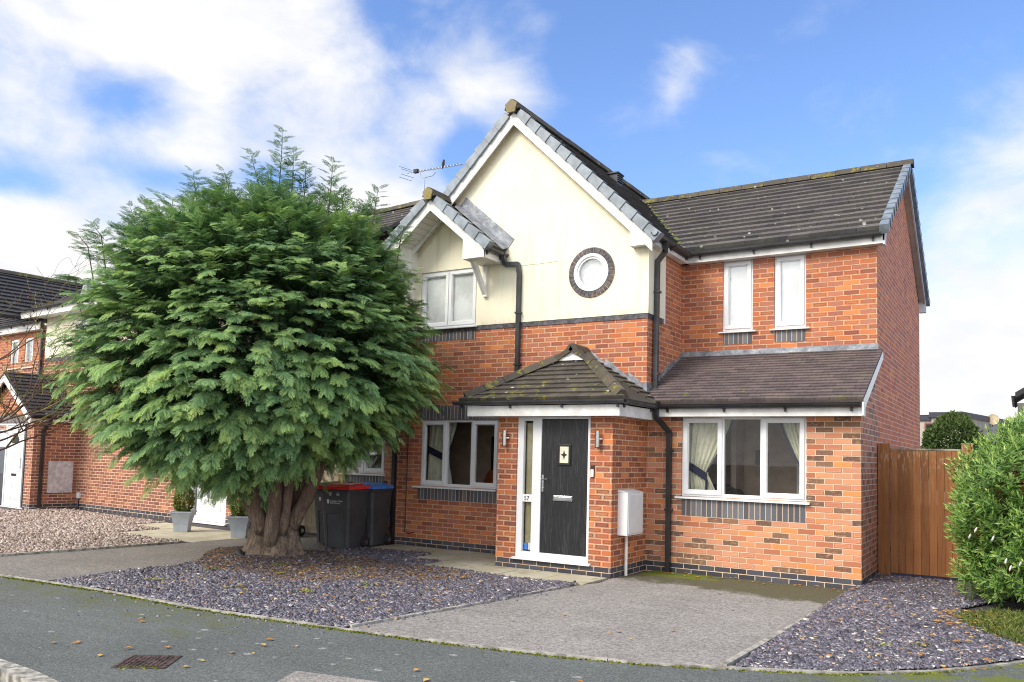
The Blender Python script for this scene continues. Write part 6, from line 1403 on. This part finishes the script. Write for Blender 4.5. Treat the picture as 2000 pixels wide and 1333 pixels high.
# ================================================================== FLOWERING BUSH (right)
def hebe():
    e = thing('flowering_bush', 'bright green bush with narrow leaves and a few white flower spikes beside the brown gate', 'bush', (2.4, .1, 0), worldframe=True)
    rg = np.random.default_rng(5); n = 5200; c = np.array([2.42, .12, 1.06]); rad = np.array([1.30, 1.30, 1.12])
    d = rg.normal(size=(n, 3)); d /= np.linalg.norm(d, axis=1)[:, None]; p = 2.9; q = d/((np.abs(d)**p).sum(1)**(1/p))[:, None]
    lump = 1+.06*np.sin(d[:, 0]*8+1)*np.sin(d[:, 2]*7)+.05*np.sin(d[:, 1]*9+d[:, 2]*5)
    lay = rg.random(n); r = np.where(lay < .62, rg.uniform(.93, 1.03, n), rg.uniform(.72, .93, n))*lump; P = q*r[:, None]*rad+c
    keep = P[:, 2] > .12; P, d, r, q = P[keep], d[keep], r[keep], q[keep]; n = len(P)
    ax = d*.75+rg.normal(0, .28, (n, 3)); ax[:, 2] += .72; ax /= np.linalg.norm(ax, axis=1)[:, None]
    ref = rg.normal(size=(n, 3)); u = np.cross(ax, ref); u /= np.linalg.norm(u, axis=1)[:, None]; v = np.cross(ax, u)
    VV = []; TT = []
    tone = rg.normal(0, .08, n)
    K = 15
    for k in range(K):
        t = k/(K-1); an = k*(math.pi/2)+(.4*(k//2)) if k % 2 == 0 else k*(math.pi/2)+math.pi/2+(.4*(k//2)); an = math.pi*(k % 2)+(k//2)*math.pi/2+.15*k
        h = u*math.cos(an)+v*math.sin(an); L = (.098*(1-.40*t)*rg.uniform(.8, 1.2, n)); el = .20+1.15*t**1.6
        dd = h*np.cos(el)+ax*np.sin(el)-np.array([0, 0, .25])*(1-t); dd /= np.linalg.norm(dd, axis=1)[:, None]; b = ax*.15*t; p0 = P+b-ax*.05
        wv = np.cross(dd, ax); wv /= np.linalg.norm(wv, axis=1)[:, None]+1e-9; w_ = .0120*(1-.35*t)
        VV.append(np.stack([p0, p0+dd*L[:, None]*.45+wv*w_-ax*.002, p0+dd*L[:, None]-np.array([0, 0, 1])*.006*(1-t), p0+dd*L[:, None]*.45-wv*w_-ax*.002], 1))
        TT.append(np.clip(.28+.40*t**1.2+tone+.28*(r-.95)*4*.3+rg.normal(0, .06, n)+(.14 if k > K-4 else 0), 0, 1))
    V = np.concatenate(VV).reshape(-1, 3); T = np.concatenate(TT); F = np.arange(len(V)).reshape(-1, 4)
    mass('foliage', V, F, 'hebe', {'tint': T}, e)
    m = MB(); rr = random.Random(3)
    for k in range(26):
        a = rr.uniform(0, 6.28); z = rr.uniform(.5, 1.8); x, y = 2.4+math.cos(a)*1.0, .1+math.sin(a)*1.0
        m.tube([(2.4+.2*math.cos(a), .1+.2*math.sin(a), 0.0), (2.4+.5*math.cos(a), .1+.5*math.sin(a), z*.5), (x, y, z)], [.02, .014, .004], 5)
    m.build('stems', 'bark', e)
    # white flower spikes on the side facing the street
    for best in [(1.59, -1.07, 0.6), (1.72, -1.11, 0.59), (1.63, -1.07, 0.53), (1.3, -0.85, 0.9), (1.24, -0.76, 0.82), (1.47, -1.02, 0.83)]:
        best = Vector(best)
        a = Vector((rr.uniform(-.4, .4), -.3, rr.uniform(.3, 1))).normalized(); m = MB()
        m.tube([best, best+a*.02, best+a*.05, best+a*.07], [.004, .011, .010, .003], 7); m.build('flower', 'flower', e)
hebe()
# grass tuft under the bush
rg = np.random.default_rng(12); n = 5200
GP = [(1.12, -1.55), (1.3, -2.0), (1.55, -2.45), (1.9, -2.75), (2.4, -2.0), (2.6, -.9), (1.5, -.9)]
x = rg.uniform(1.05, 2.6, n*3); y = rg.uniform(-2.8, -.8, n*3); k = in_poly(x, y, GP); x, y = x[k][:n], y[k][:n]; n = len(x)
a = rg.uniform(0, 6.28, n); h = rg.uniform(.03, .085, n); lx, ly = rg.normal(0, .03, n), rg.normal(0, .03, n); w_ = .004
B = np.stack([x, y, np.full(n, .05)], 1); wv = np.stack([np.cos(a)*w_, np.sin(a)*w_, 0*a], 1); Tp = B+np.stack([lx, ly, h], 1); Md = B+np.stack([lx*.35, ly*.35, h*.6], 1)
V = np.stack([B-wv, B+wv, Md+wv*.7, Tp], 1).reshape(-1, 3); F = np.arange(n*4).reshape(-1, 4)
mass('grass', V, F, 'grassblade', {'tint': rg.uniform(0, 1, n)}, kind='stuff', label='patch of mossy grass at the foot of the flowering bush', category='grass')
tri_sheet('lawn_ground', 'soil', GP, .05, .05, kind='structure')
# fallen leaves
def leaves(name, zones, label, seed):
    rg = np.random.default_rng(seed); Vs = []; Ts = []
    for (x0, x1, y0, y1, z, n) in zones:
        x = rg.uniform(x0, x1, n); y = rg.uniform(y0, y1, n); a = rg.uniform(0, 6.28, n); s = rg.uniform(.018, .036, n); c, sn = np.cos(a), np.sin(a)
        L = np.array([(-1, 0, 0), (-.1, -.7, .2), (1, 0, .12), (-.1, .7, .25)])[None]*s[:, None, None]; X = L[..., 0]*c[:, None]-L[..., 1]*sn[:, None]; Y = L[..., 0]*sn[:, None]+L[..., 1]*c[:, None]
        zz = z(x, y) if callable(z) else z
        Vs.append(np.stack([X+x[:, None], Y+y[:, None], L[..., 2]+(zz+rg.uniform(.004, .014, n))[:, None]], -1).reshape(-1, 3)); Ts.append(rg.uniform(0, 1, n))
    V = np.concatenate(Vs); mass(name, V, np.arange(len(V)).reshape(-1, 4), 'leaf', {'tint': np.concatenate(Ts)}, kind='stuff', label=label, category='fallen leaves')
leaves('fallen_leaves', [(-7.4, -3.6, -5.6, -2.2, lambda x, y: hump(x, y)+.03, 190), (0, 1.6, -4.3, -1.2, lambda x, y: rise(x, y)+.035, 110), (-2.7, -.2, -.32, -.03, .012, 46), (-.1, 1.1, -.6, .9, lambda x, y: rise(x, y)+.04, 30), (-3.6, 1.3, -6.9, -5.5, .003, 14), (-6.5, -3.2, -7.9, -6.4, .003, 12), (-2.8, -.4, -4.6, -.5, .012, 12), (1.0, 1.6, -2.2, -1.2, lambda x, y: rise(x, y)+.03, 120)], 'orange and yellow fallen leaves scattered over slate, drive and pavement', 15)

# ================================================================== BARE BERRY TREE (left edge)
def bare_tree():
    e = thing('bare_tree', 'leafless thorny tree with lichened twigs and red berries at the left edge', 'tree', (-12.2, -5.2, 0), worldframe=True)
    rr = random.Random(21); segs = []; berries = []
    def grow(p, d, L, r, depth):
        n = 5; P = [p]; q = p.copy()
        for k in range(n):
            d = (d+Vector((rr.uniform(-.28, .28), rr.uniform(-.28, .28), rr.uniform(-.22, .24)))).normalized(); q = q+d*(L/n); P.append(q.copy())
        segs.append((P, [r*(1-.5*k/n) for k in range(n+1)], depth))
        if depth < 5:
            nb = 3 if depth < 2 else rr.choice((2, 3, 3))
            for k in range(nb):
                i = rr.randint(2, n); ax = Vector((rr.uniform(-1, 1), rr.uniform(-1, 1), rr.uniform(-.5, .8))); nd = (d*.75+ax*.75).normalized(); grow(P[i], nd, L*rr.uniform(.55, .78), r*.55, depth+1)
        else:
            if rr.random() < .5: berries.append(P[-1])
    t0 = Vector((-12.2, -5.2, 0)); segs.append(([t0, t0+Vector((.05, 0, .7)), t0+Vector((.15, .1, 1.4))], [.10, .085, .075], 0))
    top = t0+Vector((.15, .1, 1.3))
    for d, L in (((.85, .45, .35), 1.15), ((.7, .35, .75), 1.2), ((.8, .6, .1), 1.1), ((.4, .2, 1), 1.4), ((-.5, .3, 1), 1.2), ((.3, -.5, .9), 1.1), ((.9, .35, .55), 1.2), ((.75, .5, .9), 1.25), ((.5, .3, 1.2), 1.5), ((.3, .3, 1.3), 1.6), ((.6, .3, .9), 1.3)): grow(top.copy()+Vector((0, 0, rr.uniform(-.1, .4))), Vector(d).normalized(), L, .021, 1)
    m = MB(); tint = []
    for P, r_, dp in segs:
        f0 = len(m.f); m.tube(P, [max(.0024, x) for x in r_], 6 if dp < 3 else 3, True); v = rr.random(); tint += [v if dp > 2 else v*.5]*(len(m.f)-f0)
    m.a['tint'] = tint; m.build('branches', 'twig', e)
    rr.shuffle(berries); berries.sort(key=lambda b: -b.x)
    for b in berries[:90]:
        m = MB(); m.tube([b, b+Vector((0, 0, -.006)), b+Vector((0, 0, -.015)), b+Vector((0, 0, -.022))], [.002, .009, .010, .002], 6); m.build('berry', 'berry', e)
bare_tree()

# ================================================================== BEYOND THE GATE
bk = thing('flat_roofed_building', 'pale flat-roofed building with dark fascia beyond the brown gate', 'building', (0, 28, 0), worldframe=True)
mb = MB(); mb.poly([(-6, 25.05, -1), (-1.24, 25.05, -1), (-1.24, 25.05, 3.45), (-6, 25.05, 3.45)]); mb.poly([(-1.24, 25, -1), (-.15, 25, -1), (-.15, 25, 3.6), (-1.24, 25, 3.6)]); mb.poly([(-.15, 25, -1), (1.4, 32.4, -1), (1.4, 32.4, 3.6), (-.15, 25, 3.6)]); mb.build('wall', 'bk', bk)
mb = MB(); mb.box(-6, -1.24, 24.98, 25.02, 3.43, 3.64); mb.box(-1.32, -.15, 24.9, 24.98, 3.55, 3.76); mb.hexa([(-.15, 24.9, 3.55), (1.45, 32.4, 3.55), (1.35, 32.42, 3.55), (-.25, 24.95, 3.55), (-.15, 24.9, 3.78), (1.45, 32.4, 3.78), (1.35, 32.42, 3.78), (-.25, 24.95, 3.78)]); mb.build('fascia', 'bkdark', bk)
mb = MB(); mb.poly([(-6, 25, 3.66), (-1.3, 25, 3.66), (-.2, 25, 3.79), (1.4, 32.4, 3.79), (-6, 32.4, 3.66)]); mb.build('roof', 'bkdark', bk)
mb = MB(); mb.box(-1.48, -1.0, 24.93, 24.97, 2.6, 3.35); wn_ = mb.build('window', 'redframe', bk); MB().box(-1.42, -1.06, 24.91, 24.93, 2.66, 3.28).build('pane', 'picture', wn_)
ds = thing('satellite_dish', 'round beige satellite dish on the dark fascia of the flat-roofed building', 'satellite dish', (.72, 28.7, 3.45), worldframe=True)
mb = MB(); c_ = Vector((.78, 28.75, 3.66)); n_ = Vector((.15, -1, .1)).normalized(); s_ = n_.cross(Vector((0, 0, 1))).normalized(); t_ = s_.cross(n_)
pr = []
for r_, dpt in ((0, 0), (.08, .005), (.16, .02), (.225, .045)): pr.append([c_+n_*dpt+(s_*math.cos(a)+t_*math.sin(a))*max(r_, .001) for a in [2*math.pi*k/24 for k in range(24)]])
for r_ in pr: mb.v += [tuple(p) for p in r_]
for j in range(3):
    for q in range(24): mb.f.append([j*24+q, j*24+(q+1) % 24, (j+1)*24+(q+1) % 24, (j+1)*24+q])
mb.build('reflector', 'dish', ds, smooth=True); MB().tube([c_, c_-n_*.15-t_*.1, c_-n_*.3-t_*.25], .025, 6).build('arm', 'steel', ds)
leafball('round_bush', (.20, 14.0, 2.0), (.80, .85, 1.10), 17000, .085, 'bushleaf', 'large rounded dark green bush behind the brown side gate', 'bush', 71, rough=.12, squash=1.8)
leafball('round_bush', (2.6, 20.0, 2.2), (1.3, 1.0, 1.4), 7000, .10, 'bushleaf', 'dark shrub partly seen above the flowering bush at the right edge', 'bush', 72, rough=.25)
rh = thing('distant_house', 'corner of a house roof with black gutter and white soffit at the right edge', 'house', (4.5, 22, 0), worldframe=True)
mb = MB(); mb.box(2.02, 7, 22, 27, 0, 4.2); mb.build('wall', 'render', rh)
mb = MB(); mb.hexa([(1.62, 21.6, 4.05), (4.5, 21.6, 5.9), (4.5, 27, 5.9), (1.62, 27, 4.05), (1.62, 21.6, 4.23), (4.5, 21.6, 6.08), (4.5, 27, 6.08), (1.62, 27, 4.23)]); mb.build('roof', 'tiledark', rh)
mb = MB(); mb.box(1.68, 2.02, 21.62, 27, 3.86, 3.89); mb.prism([(1.7, 21.62, 3.89), (2.3, 21.62, 3.89), (2.3, 21.62, 4.3)], (0, .03, 0)); mb.build('soffit', 'white', rh)
mb = MB(); gutter(mb, (1.62, 21.6, 4.12), (1.62, 27, 4.12), (-1, 0, 0), .06); mb.build('gutter', 'black', rh)

def edge_moss():
    rg = np.random.default_rng(31); P = [np.array(p) for p in EDGE if -9.6 < p[0] < 2.4]; V = []; T = []
    for a, b in zip(P[:-1], P[1:]):
        L = np.linalg.norm(b-a); t = (b-a)/L; nrm = np.array([t[1], -t[0]]); k = int(L*420); s_ = rg.uniform(0, L, k)
        w0 = np.abs(rg.normal(0, .020, k))+.002; pts = a+t*s_[:, None]+nrm*w0[:, None]
        dens = .5+.5*np.sin(pts[:, 0]*3.1+np.sin(pts[:, 0]*9.7)*1.4); keep = rg.random(k) < (.25+.75*dens)*(1.0 if a[0] < -3.4 else .5 if a[0] < -.3 else .35); pts = pts[keep]; k = len(pts)
        r = rg.uniform(.006, .016, k); an = rg.uniform(0, 6.28, k)
        base = np.stack([pts[:, 0], pts[:, 1], np.full(k, .001)], 1)
        for m_ in range(3):
            a2 = an+m_*1.05; dx_ = np.stack([np.cos(a2)*r, np.sin(a2)*r, 0*r], 1); up_ = np.stack([0*r, 0*r, r*.9], 1)
            V.append(np.stack([base-dx_, base+dx_*.2-up_*0+np.stack([-np.sin(a2)*r*.5, np.cos(a2)*r*.5, 0*r], 1), base+dx_, base+up_], 1).reshape(-1, 3)); T.append(rg.uniform(.2, .9, k))
    V = np.concatenate(V); mass('moss', V, np.arange(len(V)).reshape(-1, 4), 'mossgreen', {'tint': np.concatenate(T)}, kind='stuff', label='line of bright green moss along the concrete edging of the pavement', category='moss')
MAT['mossgreen'] = attr_mat('green_moss', [(0, (0.07, 0.09, 0.012)), (0.6, (0.18, 0.21, 0.02)), (1.0, (0.34, 0.36, 0.04))], 0.9)
edge_moss()

# chips that have strayed over the edging, and small weeds
def stray(name, pts, n, mat, size, label, cat, seed, wid=.16, z=.004):
    rg = np.random.default_rng(seed); P = [np.array(p) for p in pts]; X = []; 
    for a, b in zip(P[:-1], P[1:]):
        L = np.linalg.norm(b-a); k = int(n*L); t = (b-a)/L; nr = np.array([t[1], -t[0]]); s_ = rg.uniform(0, L, k); X.append(a+t*s_[:, None]+nr*(np.abs(rg.exponential(wid, k))+.01)[:, None])
    X = np.concatenate(X); n = len(X); r = size*rg.uniform(.5, 1.2, n); a = rg.uniform(0, 6.28, n); ca, sa = np.cos(a), np.sin(a)
    q = np.array([(-1, -.6), (.8, -.9), (1, .5), (-.5, .9)])[None]*r[:, None, None]; V = np.zeros((n, 8, 3))
    for o_, zz, sc in ((0, z-.004, 1), (4, z+size*.35, .85)):
        V[:, o_:o_+4, 0] = (q[..., 0]*ca[:, None]-q[..., 1]*sa[:, None])*sc+X[:, 0:1]; V[:, o_:o_+4, 1] = (q[..., 0]*sa[:, None]+q[..., 1]*ca[:, None])*sc+X[:, 1:2]; V[:, o_:o_+4, 2] = zz
    F = np.array([(4, 5, 6, 7), (0, 1, 5, 4), (1, 2, 6, 5), (2, 3, 7, 6), (3, 0, 4, 7)]); F = (F[None]+(np.arange(n)*8)[:, None, None]).reshape(-1, 4)
    mass(name, V.reshape(-1, 3), F, mat, {'tint': np.repeat(rg.beta(1.3, 1.5, n), 5)}, kind='stuff', label=label, category=cat)
stray('loose_chippings', [p for p in EDGE if -8 < p[0] < -3.4], 16, 'slate', .015, 'loose slate chips strayed onto the pavement beside the left bed', 'gravel', 51)
stray('loose_chippings', [(-3.05, -2.17), (-3.27, -4.2), (-3.49, -5.6)][::-1], 14, 'slate', .013, 'loose slate chips strayed onto the driveway', 'gravel', 52, .10, .014)
def weeds():
    rg = np.random.default_rng(77); V = []
    for (x, y) in [(-7.3, -4.2), (-6.3, -3.9), (-6.9, -3.35), (-5.9, -2.9), (-5.6, -3.3), (-6.6, -2.4), (-5.1, -4.6), (-5.9, -4.9), (-7.0, -5.2), (-4.9, -3.8), (.7, -3.4), (.4, -2.2), (1.0, -3.2)]:
        k = 42; b = np.stack([x+rg.normal(0, .05, k), y+rg.normal(0, .05, k), np.full(k, .045)], 1); a = rg.uniform(0, 6.28, k); L = rg.uniform(.012, .03, k); d = np.stack([np.cos(a)*L, np.sin(a)*L, L*.5], 1); e = np.stack([-np.sin(a)*L*.4, np.cos(a)*L*.4, 0*L], 1)
        V.append(np.stack([b, b+d*.5+e, b+d, b+d*.5-e], 1).reshape(-1, 3))
    V = np.concatenate(V); mass('weeds', V, np.arange(len(V)).reshape(-1, 4), 'mossgreen', {'tint': rg.uniform(.3, 1, len(V)//4)}, kind='stuff', label='small green weeds growing through the slate chippings', category='weeds')
weeds()

stray('manhole_moss', [(-3.86+.205*math.cos(R(35+a)), -7.44+.205*math.sin(R(35+a))) for a in (225, 315)], 420, 'mossgreen', .008, 'bright green moss along the near edge of the manhole cover', 'moss', 61, .012)
